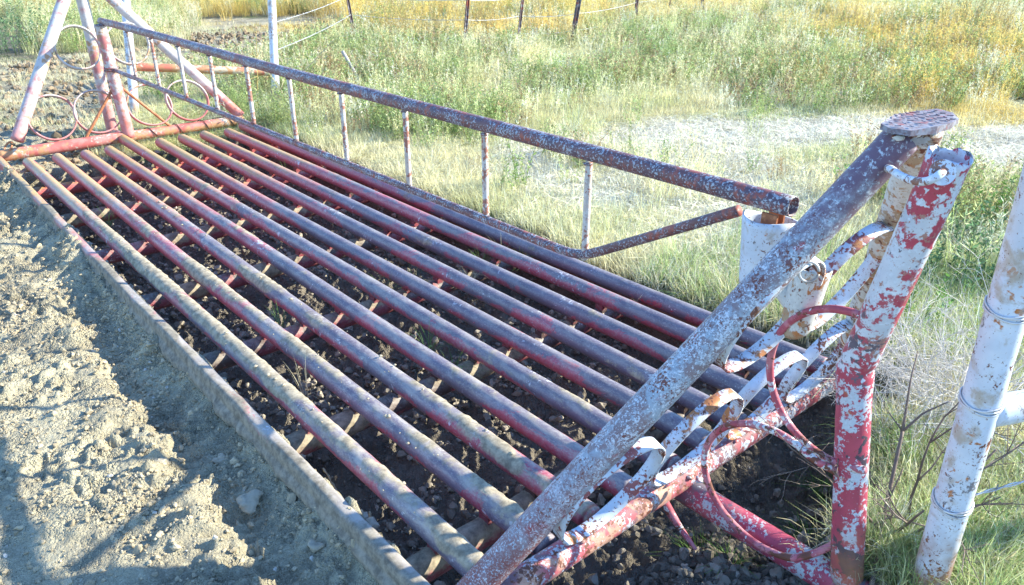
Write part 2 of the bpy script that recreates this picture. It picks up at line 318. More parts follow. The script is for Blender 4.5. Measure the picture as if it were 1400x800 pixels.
def leaf_material(name, instanced=True, col=None, trans=0.35):
    M, nt, b, out = new_mat(name); B = NB(nt)
    if instanced: c = B.attr('tint', 'INSTANCER').outputs['Color']
    else:
        c = B.mix(B.noise(9, 3), tuple(x*0.75 for x in col), tuple(min(1, x*1.25) for x in col))
    bv = B.attr('bv').outputs['Fac']
    q = B.n('ShaderNodeHueSaturation'); nt.links.new(c, q.inputs['Color']); nt.links.new(B.add(0.30, B.mul(bv, 1.35)), q.inputs['Value']); nt.links.new(B.add(0.485, B.mul(bv, 0.03)), q.inputs['Hue'])
    nt.links.new(q.outputs[0], b.inputs['Base Color']); b.inputs['Roughness'].default_value = 0.6; b.inputs['Specular IOR Level'].default_value = 0.3
    tr = B.n('ShaderNodeBsdfTranslucent'); nt.links.new(q.outputs[0], tr.inputs[0]); mx = B.n('ShaderNodeMixShader'); mx.inputs[0].default_value = trans
    nt.links.new(b.outputs[0], mx.inputs[1]); nt.links.new(tr.outputs[0], mx.inputs[2]); nt.links.new(mx.outputs[0], out.inputs[0]); return M
M_blade = leaf_material('grass_blade')
M_green = leaf_material('green_blade', False, (0.14, 0.26, 0.06))
M_strawm = leaf_material('straw_blade', False, (0.50, 0.45, 0.29))
M_goldm = leaf_material('golden_weed', False, (0.50, 0.39, 0.16))
M_twig = leaf_material('pale_grey_twig', False, (0.60, 0.57, 0.54), 0.05)
M_brown = leaf_material('brown_bark_twig', False, (0.17, 0.13, 0.11), 0.02)
M_sage = leaf_material('blue_green_leaf', False, (0.15, 0.25, 0.12))
M_root = leaf_material('dry_root', False, (0.46, 0.38, 0.25), 0.0)

# ------------------------------------------------------------------ terrain
PX0, PX1, PY0, PY1 = 0.945, 3.10, 1.05, 7.60
DIRT_POLY = np.array([gz(*p)[:2] for p in [(-400, 330), (-200, 110), (0, 78), (60, 74), (130, 66), (235, 62), (250, 22), (440, 18), (500, 40), (420, 62), (350, 92), (215, 108), (190, 150), (120, 205), (0, 226), (-60, 300)]])
def in_poly(x, y, P):
    x = np.asarray(x); y = np.asarray(y); c = np.zeros(x.shape, bool); j = len(P)-1; d = np.full(x.shape, 1e9)
    for i in range(len(P)):
        xi, yi = P[i]; xj, yj = P[j]
        with np.errstate(divide='ignore', invalid='ignore'):
            c ^= ((yi > y) != (yj > y)) & (x < (xj-xi)*(y-yi)/(yj-yi+1e-12)+xi)
        ex, ey = xj-xi, yj-yi; t = np.clip(((x-xi)*ex+(y-yi)*ey)/(ex*ex+ey*ey), 0, 1)
        d = np.minimum(d, np.hypot(x-xi-t*ex, y-yi-t*ey)); j = i
    return np.where(c, d, -d)
def worley(x, y, seed=0):
    ix, iy = np.floor(x), np.floor(y); m1 = np.full(x.shape, 9.0); hid = np.zeros(x.shape)
    for a in (-1, 0, 1):
        for b in (-1, 0, 1):
            cx, cy = ix+a, iy+b; z = np.zeros_like(cx); px = cx+_h(cx, cy, z, seed); py = cy+_h(cx, cy, z, seed+1); d = np.hypot(x-px, y-py); k = d < m1; m1 = np.where(k, d, m1); hid = np.where(k, _h(cx, cy, z, seed+2), hid)
    return m1, hid
def blob(x, y, cx, cy, rx, ry, ang=0):
    a = math.radians(ang); dx = x-cx; dy = y-cy; u = dx*math.cos(a)+dy*math.sin(a); v = -dx*math.sin(a)+dy*math.cos(a)
    return sst(1.35, 0.55, np.sqrt((u/rx)**2+(v/ry)**2)+0.35*fbm(x*1.7, y*1.7, 3, 5))
def masks(x, y):
    x = np.asarray(x, float); y = np.asarray(y, float)
    n = fbm(x*1.5, y*1.5, 4, 21)
    nb = fbm(x*6, y*6, 3, 4)*0.05
    # pit under the rails: near lip slants
    ylip = lerp(1.06, 0.80, sst(1.2, 2.0, x))+nb+0.24*sst(2.35, 2.75, x)
    dx0 = x-(PX0+0.02); dx1 = (PX1+0.05+0.05*np.sin(y*2.1)+0.10*sst(2.9, 1.3, y))+nb-x
    dy0 = y-ylip; dy1 = PY1+nb*2-y
    dd = np.minimum(np.minimum(dx0, dx1), np.minimum(dy0, dy1))
    pit = sst(-0.02, 0.10, dd)
    left = sst(0.15, -0.10, x-1.06+n*0.05)*sst(8.4, 7.8, y)+0*x; left = np.maximum(left, sst(.15, -.15, x-.9+n*.1))*sst(-3.0, -1.0, y)
    poly = in_poly(x, y, DIRT_POLY); dirt = np.maximum(sst(-0.35, 0.35, poly+n*0.5), left)
    lip = sst(0.14, 0.0, -dd)*sst(-0.16, -0.02, dd)
    near = sst(2.2, 1.9, x+n*0.15)*sst(1.35, 0.9, y)*sst(0.2, 0.6, x)
    grassy = 1-np.clip(np.maximum(dirt, near), 0, 1)
    gravel = np.maximum.reduce([blob(x, y, 6.7, 4.15, 2.1, 0.7, -32), .8*blob(x, y, 5.4, 4.0, 1.5, .8, 20), blob(x, y, 7.9, 2.3, 1.6, 0.8, -20), 0.75*blob(x, y, 4.7, 2.9, 1.5, 0.7, 30), 0.8*blob(x, y, 4.2, 4.4, 1.1, 0.5, 60), 0.6*blob(x, y, 8.6, 4.6, 1.2, .4, -20)])
    return pit, grassy*(1-pit), gravel*(grassy > .5), dd
def height(x, y):
    pit, grassy, gravel, dd = masks(x, y)
    n1 = fbm(x*0.35, y*0.35, 4, 2); n2 = fbm(x*4, y*4, 5, 3); n3 = fbm(x*22, y*22, 3, 6)
    h = -0.04+n2*0.015
    # road side left of the guard: lower clay, rising to the berm at the curb
    rd = sst(0.93, 0.70, x)*sst(9.5, 6.5, y); h = h-0.078*rd
    smear = fbm(x*3.2+y*2.0, (y*0.9-x*0.4)*9, 4, 31)*sst(0.0, .6, x)*sst(1.2, .8, x)
    trough = sst(.56, .68, x)*sst(.935, .90, x)*sst(5.4, 3.2, y)*sst(.9, 1.3, y); h = h-0.05*trough; fil = sst(0.62, 0.90, x)*sst(1.05, .9, x)*sst(8.2, 7.6, y); h = h+0.018*fil*(1+1.5*fbm(x*5, y*5, 4, 72))
    lug = np.abs(np.sin((y*.93+x*.55)*42+3*fbm(x*3, y*3, 3, 73)))*sst(.35, .55, x)*sst(.92, .75, x)*sst(-.3, .15, fbm(x*2, y*1.1, 3, 74))
    h = h+(1-grassy)*(1-pit)*(0.022*lug*sst(8, 7, y)+0.046*smear+0.020*fbm(x*6.5, y*6.5, 4, 12)+0.010*np.maximum(0, n3)+0.012*np.maximum(0, fbm(x*14, y*14, 3, 14)))
    wx_ = x+0.02*fbm(x*9, y*9, 2, 61); wy_ = y+0.02*fbm(x*9, y*9, 2, 62)
    f1, h1 = worley(wx_*22, wy_*22, 3); f2, h2 = worley(wx_*46, wy_*46, 8)
    cr = sst(-.15, .35, fbm(x*3, y*3, 3, 63)); bare = (1-grassy)*(1-pit)
    h = h+bare*(0.050*cr*np.maximum(0, h1-.3)*sst(.75, .25, f1)+0.012*(.35+.65*cr)*h2*sst(.7, .3, f2))
    h = h-bare*0.010*sst(.05, .3, fbm((x*.8+y*.6)*10, (y*.8-x*.6)*2.5, 3, 64))
    far = sst(8.2, 9.5, y)*(1-grassy); h = h+far*0.07*fbm(x*2.2, y*2.2, 5, 44)-0.05*far-0.085*sst(7.3, 7.7, y)*sst(9.0, 8.3, y)*sst(3.4, 3.0, x)
    h = h+0.012*grassy*n3
    # far terrain rolls a little
    r = np.hypot(x, y); h = h+n1*0.08*sst(4, 14, r)+sst(30, 200, r)*0.0
    # near mound of soil beside the foot pipe
    nearlow = sst(2.05, 1.88, x)*sst(1.5, 1.2, y)*sst(0.9, 1.1, x); h = h-0.11*nearlow; mound = np.exp(-(((x-1.42)/0.30)**2+((y-0.95)/0.13)**2)); h = h+0.06*mound*(1+fbm(x*9, y*9, 4, 9))
    hp = -0.36+0.07*fbm(x*2.2, y*2.2, 4, 17)+0.05*fbm(x*9, y*9, 4, 18)+0.02*np.maximum(0, n3)
    hp = hp+0.030*h1*sst(.75, .25, f1)+0.010*h2*sst(.7, .3, f2); hp = hp-0.10*np.exp(-(((x-2.5)/0.35)**2+((y-1.25)/0.2)**2))+0.16*sst(1.45, 1.05, y)*sst(2.3, 1.8, x)
    return lerp(h, hp, pit)
def axis_lines(a, b, d, far, grow=1.13, near_pad=0):
    L = list(np.arange(a, b, d)); s = d; v = b
    while v < far: s *= grow; v += s; L.append(v)
    s = d; v = a; pre = []
    while v > -far: s *= grow; v -= s; pre.append(v)
    return np.array(pre[::-1]+L)
xs = axis_lines(-0.5, 3.4, 0.0095, 600); ys = axis_lines(0.5, 8.4, 0.0115, 600)
GX, GY = np.meshgrid(xs, ys, indexing='ij'); GZ = height(GX, GY)
nx, ny = GX.shape; V = np.stack([GX, GY, GZ], -1).reshape(-1, 3)
ii = (np.arange(nx-1)[:, None]*ny+np.arange(ny-1)[None, :]).ravel()
F = np.stack([ii, ii+ny, ii+ny+1, ii+1], 1)
me = bpy.data.meshes.new('ground'); me.vertices.add(len(V)); me.vertices.foreach_set('co', V.ravel().astype(np.float32))
me.loops.add(F.size); me.loops.foreach_set('vertex_index', F.ravel().astype(np.int32)); me.polygons.add(len(F)); me.polygons.foreach_set('loop_start', (np.arange(len(F))*4).astype(np.int32))
me.update(calc_edges=True); me.polygons.foreach_set('use_smooth', np.ones(len(F), bool)); me.materials.append(M_ground)
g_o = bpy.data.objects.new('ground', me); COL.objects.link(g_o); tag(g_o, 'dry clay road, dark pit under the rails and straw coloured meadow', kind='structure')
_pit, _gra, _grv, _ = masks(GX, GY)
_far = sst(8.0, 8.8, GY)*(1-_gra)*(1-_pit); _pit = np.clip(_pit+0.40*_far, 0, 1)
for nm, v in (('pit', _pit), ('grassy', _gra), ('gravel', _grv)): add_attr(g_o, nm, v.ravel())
def H(x, y): return float(height(np.array([x], float), np.array([y], float))[0])

def clod_mesh(seed, sub=2):
    import bmesh
    bm = bmesh.new(); bmesh.ops.create_icosphere(bm, subdivisions=sub, radius=1.0); V = np.array([v.co[:] for v in bm.verts]); F = [[v.index for v in f.verts] for f in bm.faces]; bm.free()
    n = fbm(V[:, 0]*1.3+seed*9, V[:, 1]*1.3, 3, seed, V[:, 2]*1.3); V = V*(1+.75*n)[:, None]; V += .30*np.stack([fbm(V[:, 1]*3.5+k, V[:, 2]*3.5+k, 3, seed+k, V[:, 0]*3.5, .7) for k in range(3)], 1)
    for _ in range(4):           # flat broken facets
        d = RNG.normal(size=3); d /= np.linalg.norm(d); h = V @ d; lim = .35+.5*RNG.random(); V -= d*np.clip(h-lim, 0, None)[:, None]*.9
    V[:, 2] *= .72; return V, F

# ------------------------------------------------------------------ cattle guard
guard = empty('cattle_guard', (2.0, 4.5, 0.0), label='cattle guard of ten red and slate pipe rails over a dark soil pit', cat='cattle guard')
RX = [1.087, 1.303, 1.515, 1.722, 1.935, 2.145, 2.357, 2.576, 2.793, 3.005]
def mudmask(V, d):
    top = np.clip(d[..., 2], 0, 1)
    wx = sst(2.05, 1.0, V[..., 0]); wy = sst(6.8, 5.0, V[..., 1])*lerp(1.0, sst(1.3, 2.2, V[..., 1]), 0.4)
    n = fbm(V[..., 0]*5, V[..., 1]*2.6, 4, 40, V[..., 2]*6)
    n2 = fbm(V[..., 0]*25, V[..., 1]*18, 3, 41, V[..., 2]*25)
    return np.clip(top**0.6*(0.10+0.72*wx*wy)+n*0.75+n2*0.34-0.10+0.16*(1-top)*(n > .35), 0, 1)*sst(-0.6, 0.1, d[..., 2])*sst(7.3, 6.0, V[..., 1])
for i, x in enumerate(RX):
    y0, y1 = 1.35, 7.50+0.02*math.sin(i*2.1)
    if i == 4: y1 = 7.83
    if i == 9: y1 = 7.66
    n = 320; t = np.linspace(0, 1, n); ee = 0.025/(y1-y0)
    t = np.r_[0, .0006, .0016, .0032, t[1:-1], 1-.0032, 1-.0016, 1-.0006, 1]
    R = 0.0445*np.ones(len(t)); 
    R[:4] = [0.028, 0.037, 0.042, 0.0442]; R[-4:] = [0.0442, 0.042, 0.037, 0.028]
    P = np.stack([x+0.006*np.sin(t*5+i*1.7)+0.0*t, y0+(y1-y0)*t, -0.004-0.007*np.sin(math.pi*t)*(1+math.sin(i*3))+0.003*np.sin(t*9+i)], 1)
    store = {}
    def disp(V, d):
        mm = mudmask(V, d); store['m'] = mm
        return 0.006*sst(0.3, 0.8, mm)*(0.8+0.9*vnoise(V[..., 0]*70, V[..., 1]*70, 5, V[..., 2]*70))+0.0006*fbm(V[..., 0]*20, V[..., 1]*20, 2, i, V[..., 2]*20)
    Vv, Ff = tube(P, R, 28, disp=disp)
    lb = ['left outermost rail caked with pale mud', 'second rail from the left, muddy on top', 'third rail with crimson left flank', None, None, None, None, None, None, 'rightmost rail below the gate'][i]
    o = mesh_obj('rail', Vv, Ff, M_rail, guard); add_attr(o, 'mud', store['m'].ravel())
    if lb: o['label'] = lb
# cross supports below the rails
for k, y in enumerate([6.93, 6.05, 5.17, 4.29, 3.41, 2.53, 1.65]):
    st = {}
    def dsp(V, d):
        mm = np.clip(0.28+0.35*d[..., 2]+fbm(V[..., 0]*4, V[..., 1]*6, 4, 60+k)*0.9, 0, 1)*sst(8.5, 5.5, V[..., 1]); st['m'] = mm
        return 0.006*sst(.35, .8, mm)
    P = resample([(0.90, y, -0.125), (3.09, y+0.01, -0.125)], 0.02); Vv, Ff = tube(P, 0.05, 20, disp=dsp)
    o = mesh_obj('cross_support', Vv, Ff, M_sup, guard); add_attr(o, 'mud', st['m'].ravel())
    for x in RX:                      # short welded saddles that carry the rails
        mesh_obj('weld_saddle', *box((x, y, -0.062), 0.035, 0.05, 0.05), M_sup, guard, smooth=False)
# curb pipe along the road, half buried, mud coated
M_curb = rail_material('muddy_curb_pipe', (0.27, 0.235, 0.20), (0.42, 0.16, 0.13), mud=(0.28, 0.25, 0.195))
st = {}
def cdisp(V, d):
    n = fbm(V[..., 0]*3, V[..., 1]*3.2, 4, 70, V[..., 2]*4); mm = np.clip(0.60-0.45*d[..., 0]+n*0.8-0.25*np.clip(d[..., 2], 0, 1), 0, 1)*sst(7.7, 6.9, V[..., 1]); st['m'] = mm
    lump = np.maximum(0, fbm(V[..., 0]*9, V[..., 1]*9, 4, 71, V[..., 2]*9)); return 0.006*sst(.3, .7, mm)+(0.045*lump+0.02)*sst(0.3, -0.7, d[..., 0])*sst(0.5, -0.5, d[..., 2])*mm+0.006*fbm(V[..., 0]*30, V[..., 1]*30, 3, 75, V[..., 2]*30)*mm
P = resample([(0.918, 1.25, -0.052), (0.914, 4.5, -0.054), (0.920, 7.83, -0.048)], 0.014); Vv, Ff = tube(P, 0.001, 44, disp=lambda V, d: ((np.abs(d[..., 0])/0.027)**5+(np.abs(d[..., 2])/0.062)**5+1e-9)**-0.2+0.9*cdisp(V+d*0.045, d))
o = mesh_obj('edge_beam', Vv, Ff, M_curb, guard, label='flat topped mud coated edge beam along the dirt road'); add_attr(o, 'mud', st['m'].ravel())
P = resample([(3.10, 1.4, -0.10), (3.10, 7.8, -0.09)], 0.05)
o = mesh_obj('side_pipe', *tube(P, 0.045, 16), M_curb, guard, label='buried side pipe along the grass')
add_attr(o, 'mud', np.ones(len(o.data.vertices))*0.5)

# near end wing ------------------------------------------------------
def pipe(name, A, B, r, mat, parent=guard, **k):
    lab = k.pop('label', None); o = mesh_obj(name, *bar_pipe(A, B, r, **k), mat, parent)
    if lab: o['label'] = lab
    return o
pipe('crossbar', (0.93, 1.305, 0.0), (3.02, 1.30, 0.0), 0.0445, M_cross, seed=1, ns=28, step=0.02, rough=0.0015, label='near crossbar, flaking red and orange')
LD0 = np.array([1.015, 1.345, 0.04]); LD1 = np.array([1.958, 0.818, 1.292])
pipe('diagonal_brace', LD0-(LD1-LD0)*0.03, LD1, 0.0455, M_diag, seed=2, ns=32, step=0.02, rough=0.0008, label='near left brace, purple paint with white flakes')
pipe('diagonal_brace', (2.99, 1.30, 0.03), (2.06, 0.81, 1.295), 0.0445, M_orange, seed=3, ns=28, step=0.02, rough=0.001, label='near right brace, cream paint rusted orange')
# kinked wing post: lower part upright, upper part broken loose and leaning, open top
def kpath():
    A, K, T = np.array([1.945, 0.700, -0.045]), np.array([1.958, 0.812, 0.645]), np.array([1.884, 0.670, 1.29])
    lo = A+(K-A)*np.linspace(0, 1, 40)[:, None]; hi = K+(T-K)*np.linspace(0, 1, 40)[1:, None]; return np.concatenate([lo, hi])
KP = kpath(); nK = len(KP); rk = np.full(nK, 0.0475); 
for q in range(nK):
    dq = abs(q-39); rk[q] += 0.004*math.exp(-(dq/3.0)**2)-0.006*math.exp(-((q-40)/0.8)**2)
def kd(V, d):
    top = sst(1.22, 1.29, V[..., 2]); return 0.0012*fbm(V[..., 0]*25, V[..., 1]*25, 3, 8, V[..., 2]*25)+0.004*top*np.sin(d[..., 0]*5+d[..., 1]*3)
mb = MB(); Vv, Ff = tube(KP, rk, 36, hollow=0.005, disp=kd)
Vv = np.array(Vv); rim = (np.arange(len(Vv)) // 36 % nK) == nK-1; Vv[rim] += np.array([0, 0, 1])*(0.006*np.sin(np.arange(rim.sum())*0.55)+0.0025*np.sin(np.arange(rim.sum())*1.9))[:, None]
half = 38*36
Vb = Vv
o = mesh_obj('wing_post', Vb, Ff, M_kpost, guard, label='kinked leaning post, white with crimson patches, broken open top'); o.data.materials.append(M_kbase)
for p in o.data.polygons:
    if p.center.z < 0.62: p.material_index = 1
pipe('foot_pipe', (1.925, 1.34, -0.055), (1.945, 0.62, -0.075), 0.050, M_foot, seed=5, ns=28, step=0.02, rough=0.002, label='red foot pipe lying on the soil at the near wing')
mesh_obj('rust_strut', *tube(resample([(1.80, 1.31, -0.03), (1.765, 1.20, -0.065), (1.75, 1.11, -0.10)], 0.02), np.linspace(0.020, 0.006, len(resample([(1.80, 1.31, -0.03), (1.765, 1.20, -0.065), (1.75, 1.11, -0.10)], 0.02))), 10), M_rod, guard)
# tread plate cap with raised studs
pc = [(1.87, .816), (1.89, .845), (2.00, .866), (2.105, .868), (2.182, .837), (2.165, .79), (2.108, .752), (2.03, .737), (1.947, .737), (1.875, .765)]
zt, zb = 1.332, 1.318; V = [(x, y, zb) for x, y in pc]+[(x, y, zt+0.004*math.sin(x*20)) for x, y in pc]; n = len(pc)
F = [[i, i+n, (i+1) % n+n, (i+1) % n] for i in range(n)]+[list(range(n)), list(range(2*n-1, n-1, -1))]
F = [f[::-1] for f in F]
plate = mesh_obj('cap_plate', V, F, M_plate, guard, smooth=False, label='tread plate cap on top of the near wing')
mb = MB()
for i in range(9):
    for j in range(5):
        x = 1.885+i*0.031+(j % 2)*0.015; y = 0.752+j*0.025
        if not (in_poly(np.array([x]), np.array([y]), np.array(pc))[0] > 0.006): continue
        a = math.radians(45 if (i+j) % 2 else -45); ax = [(math.cos(a), math.sin(a), 0), (-math.sin(a), math.cos(a), 0), (0, 0, 1)]
        mesh_obj('tread_stud', *box((x, y, zt+0.0035+0.004*math.sin(x*20)), 0.014, 0.004, 0.0022, ax), M_plate, plate, smooth=False)
# triangular gusset under the plate
# tie rod and washer
TR = np.array([at_depth(*q) for q in ((1212, 230, 1.90), (1218, 231, 1.84), (1228, 239, 1.79), (1246, 247, 1.73), (1262, 249, 1.685), (1275, 246, 1.665), (1284, 239, 1.66), (1289, 235, 1.68))])
TR = resample(TR, 0.006); TR = np.array([TR[max(0, i-2):i+3].mean(0) for i in range(len(TR))])
mesh_obj('tie_rod', *tube(TR, 0.0092, 14), M_tie, guard, label='bent rod that ties the leaning post to the brace')
wc = at_depth(1288, 236, 1.675); nrm = np.array([-0.62, -0.60, 0.35]); nrm /= np.linalg.norm(nrm)
mesh_obj('washer', *tube(np.array([wc, wc+nrm*0.004]), 0.028, 32), M_tie, guard, smooth=False)
# hoops set in the tilted wing plane
def wing(sign, y0, tilt, xs_low, xs_up, mat):
    e1 = np.array([1, 0, 0.]); e2 = np.array([0, sign*tilt, 1.0]); e2 /= np.linalg.norm(e2)
    for i, x in enumerate(xs_low):
        c = np.array([x, y0, 0.03])+e2*0.235; mesh_obj('hoop', *hoop(c, e1, e2, 0.196, 0.044, 0.007 if sign < 0 else 0.013, seed=i), mat, guard)
    for i, x in enumerate(xs_up):
        c = np.array([x, y0, 0.0])+e2*0.85; mesh_obj('hoop', *hoop(c, e1, e2, 0.19, 0.044, 0.007 if sign < 0 else 0.013, seed=i+5), mat, guard)
wing(-1, 1.30, 0.5/1.31, [1.42, 1.83, 2.22, 2.585], [1.785, 2.18], M_hoop)
# round rod rings between crossbar, foot pipe and post
R1 = arc((1.862, 0.955, 0.178), (0.0, 1, 0), (0, 0, .91), 0.238, math.radians(-160), math.radians(150), 64); R1[:, 0] += 0.09*sst(0.85, 0.72, R1[:, 1]); mesh_obj('ring', *tube(R1, 0.0115, 12), M_rod, guard, label='lower red rod ring on the foot pipe')
R2 = arc((1.92, 0.818, 0.585), (0.05, 1, 0), (0, 0, 1), 0.236, math.radians(-118), math.radians(108), 54); mesh_obj('ring', *tube(R2, 0.0115, 12), M_rod, guard, label='upper red rod ring beside the kinked post')
def weld(c, sx, sy, sz, mat, ang=0):
    V, F = clod_mesh(int(abs(c[0]*977+c[1]*371)) % 97, 2); a = math.cos(ang), math.sin(ang); V = np.array(V)*np.array([sx, sy, sz*1.2]); V = np.stack([V[:, 0]*a[0]-V[:, 1]*a[1], V[:, 0]*a[1]+V[:, 1]*a[0], V[:, 2]], 1)
    mesh_obj('weld_bead', V+np.array(c), F, mat, guard)
for x in (1.42, 1.83, 2.22, 2.585):
    weld((x-.03, 1.278, .040), .028, .010, .008, M_cross); weld((x+.025, 1.318, .042), .026, .010, .008, M_cross)
for c in ((1.93, .745, .155), (1.935, .765, .385), (1.95, .80, .375), (1.93, .775, .80)): weld(c, .014, .014, .012, M_rod)
for c in ((1.86, 1.205, .075), (1.90, 1.27, .03), (1.93, 1.262, -.02), (1.95, .74, -.02), (1.985, .72, -.03)): weld(c, .016, .02, .010, M_kbase)
for c in ((1.90, .80, 1.305), (1.94, .775, 1.31), (2.03, .77, 1.31), (2.08, .79, 1.31)): weld(c, .022, .012, .010, M_orange)
# latch cup on the inner side of the wing
cupc = np.array([1.993, 1.155]); zc = np.linspace(0.775, 0.985, 14); rc = np.linspace(0.068, 0.083, 14); P = np.stack([np.full(14, cupc[0]), np.full(14, cupc[1]), zc], 1)
V, F = tube(P, rc, 36, hollow=0.004); V = np.array(V); top = V[:, 2] > 0.975; V[top, 2] += 0.012*np.cos((V[top, 0]-cupc[0])*25+1)
mesh_obj('latch_cup', V, F, M_white, guard, label='white cup that the gate end drops into')
mesh_obj('latch_stub', *tube(resample([(1.99, 1.10, 0.80), (1.99, 1.02, 0.73)], 0.02), 0.03, 16), M_orange, guard)
SL = resample([(1.972, 1.01, 0.70), (1.985, 1.00, 0.885)], 0.012); V, F = tube(SL, np.linspace(0.046, 0.056, len(SL)), 28, hollow=0.005); V = np.array(V); lo = V[:, 2] < 0.73; V[lo, 2] += (V[lo, 0]-1.975)*0.7
mesh_obj('latch_sleeve', V, F, M_orange, guard, label='short rusted sleeve below the left brace')
SR = arc(gz(1106, 372, 0.955), (0.8, -0.6, 0), (0.15, 0.2, 0.97), 0.026, 0, 2*math.pi*0.96, 30); mesh_obj('shackle', *tube(SR, 0.004, 8), M_wire, guard)

# far end wing ------------------------------------------------------
pipe('crossbar', (0.93, 7.86, 0.0), (2.02, 7.87, 0.008), 0.05, M_pink, seed=11, ns=24, label='far crossbar, left half, faded orange red')
pipe('crossbar', (1.98, 7.90, 0.0), (3.12, 7.90, 0.0), 0.046, M_pink, seed=12, ns=24, label='far crossbar, right half, pink with thin vines')
pipe('diagonal_brace', (1.10, 7.91, 0.10), (1.95, 8.40, 1.41), 0.052, M_farwhite, seed=13, ns=20, label='far left brace, red at its broken foot')
pipe('diagonal_brace', (3.12, 7.93, 0.03), (2.03, 8.40, 1.41), 0.050, M_farwhite, seed=14, ns=20, label='far right brace')
mesh_obj('link_wire', *tube(arc((1.02, 7.885, 0.06), (0.7, 0, 0.7), (0, 1, 0.3), 0.05, 0, 5.6, 24), 0.008, 8), M_rustrod, guard)
pipe('wing_post', (2.0, 8.42, -0.1), (1.98, 8.42, 1.42), 0.052, M_farwhite, seed=15, ns=20, label='far wing post')
pipe('foot_pipe', (1.99, 7.88, -0.04), (2.0, 8.5, -0.06), 0.048, M_pink, seed=16, ns=20)
wing(1, 7.87, 0.55/1.42, [1.42, 1.80, 2.26, 2.62], [1.80, 2.235], M_farwhite)
for cy, cz, q in ((8.12, 0.12, 0), (8.24, 0.58, 1)):
    mesh_obj('ring', *tube(arc((2.0, cy, cz), (0, 1, 0), (0, 0, 1), 0.23, 0.9 if q == 0 else 1.6, 5.6 if q == 0 else 4.9, 40), 0.011, 10), M_farwhite, guard)
mesh_obj('cap_plate', *tube(np.array([(2.0, 8.42, 1.42), (2.0, 8.42, 1.435)]), 0.13, 10), M_plate, guard, smooth=False)
# hinge post with two rusty side struts
pipe('hinge_post', (2.0, 7.86, 0.0), (1.965, 7.93, 1.0), 0.052, M_farwhite, seed=17, ns=22, label='far hinge post of the gate, white with red top')
pipe('strut', (1.62, 7.87, 0.03), (1.955, 7.90, 0.45), 0.013, M_rustrod, seed=18, ns=10)
pipe('strut', (2.40, 7.89, 0.03), (2.01, 7.90, 0.47), 0.013, M_rustrod, seed=19, ns=10)
# thin vine wound round the far crossbar
t = np.linspace(0, 1, 160); P = np.stack([2.15+0.95*t, 7.90+0.052*np.cos(t*26+np.sin(t*20)), 0.052*np.sin(t*26+np.sin(t*20))+0.002], 1)
tag(mesh_obj('vine', *tube(P, 0.004, 6), M_brown), 'thin dark vine wound around the far pink crossbar', 'vine')

# ------------------------------------------------------------------ gate
gate = empty('pipe_gate', (1.993, 7.9, 0.0), label='long rusty pipe gate with thin white pickets standing across the middle of the rails', cat='gate')
GXc = 1.993
P = np.stack([np.full(150, GXc), np.linspace(7.98, 1.088, 150), 1.026+0.004*np.sin(np.linspace(0, 9, 150))+0.012*np.linspace(0, 1, 150)**4], 1)
P[:, 0] += 0.006*np.sin(np.linspace(0, 5, 150))
V, F = tube(P, 0.0305, 28, hollow=0.004, disp=lambda V, d: 0.0008*fbm(V[..., 0]*40, V[..., 1]*40, 3, 4, V[..., 2]*40)); mesh_obj('top_rail', V, F, M_toprail, gate, label='top rail, rust red with pale flakes and open end')
kb = [(GXc, 7.96, 0.612), (GXc, 2.15, 0.622), (GXc, 2.02, 0.622), (GXc, 1.93, 0.630), (GXc, 1.86, 0.660), (GXc, 1.24, 0.995)]
P = resample(kb, 0.012); P = np.array([P[max(0, i-5):i+6].mean(0) for i in range(len(P))])
mesh_obj('bottom_bar', *tube(P, 0.018, 20, disp=lambda V, d: 0.0007*fbm(V[..., 0]*50, V[..., 1]*50, 3, 5, V[..., 2]*50)), M_toprail, gate, label='bottom bar, bent up to the top rail at its free end')
for k in range(10):
    y = 1.903+0.5935*k; pk = mesh_obj('picket', *bar_pipe((GXc, y, 0.62), (GXc, y+0.003*math.sin(k*2), 1.0), 0.0135, ns=14, seed=k+30, rough=0.0012), M_picket, gate)
    if k == 9: pk['label'] = 'last picket next to the far hinge post'
wc_, wf_ = clod_mesh(41, 1)
for k in range(10):
    y = 1.903+0.5935*k
    for z in (0.642, 0.994): mesh_obj('weld_bead', np.array(wc_)*np.array([.019, .019, .011])+np.array([GXc, y, z]), wf_, M_toprail, gate)
for k in range(3):
    z = (0.61, 0.63, 1.0)[k]; mesh_obj('hinge_collar', *tube(arc((1.975, 7.90, z), (1, 0, 0), (0, 1, 0), 0.057, 0, 2*math.pi, 25), 0.006, 8), M_toprail, gate)
mesh_obj('latch_plate', *box((1.975, 1.150, 0.955), 0.008, 0.05, 0.10), M_rustrod, gate, smooth=False)
mesh_obj('latch_plate', *box((2.012, 1.150, 0.955), 0.008, 0.05, 0.10), M_rustrod, gate, smooth=False)
mesh_obj('latch_bolt', *tube(np.array([(1.955, 1.152, 0.957), (2.03, 1.152, 0.957)]), 0.011, 6), M_picket, gate, smooth=False)
mesh_obj('latch_hook', *box((1.995, 1.06, 0.95), 0.03, 0.035, 0.08), M_rustrod, gate, smooth=False)

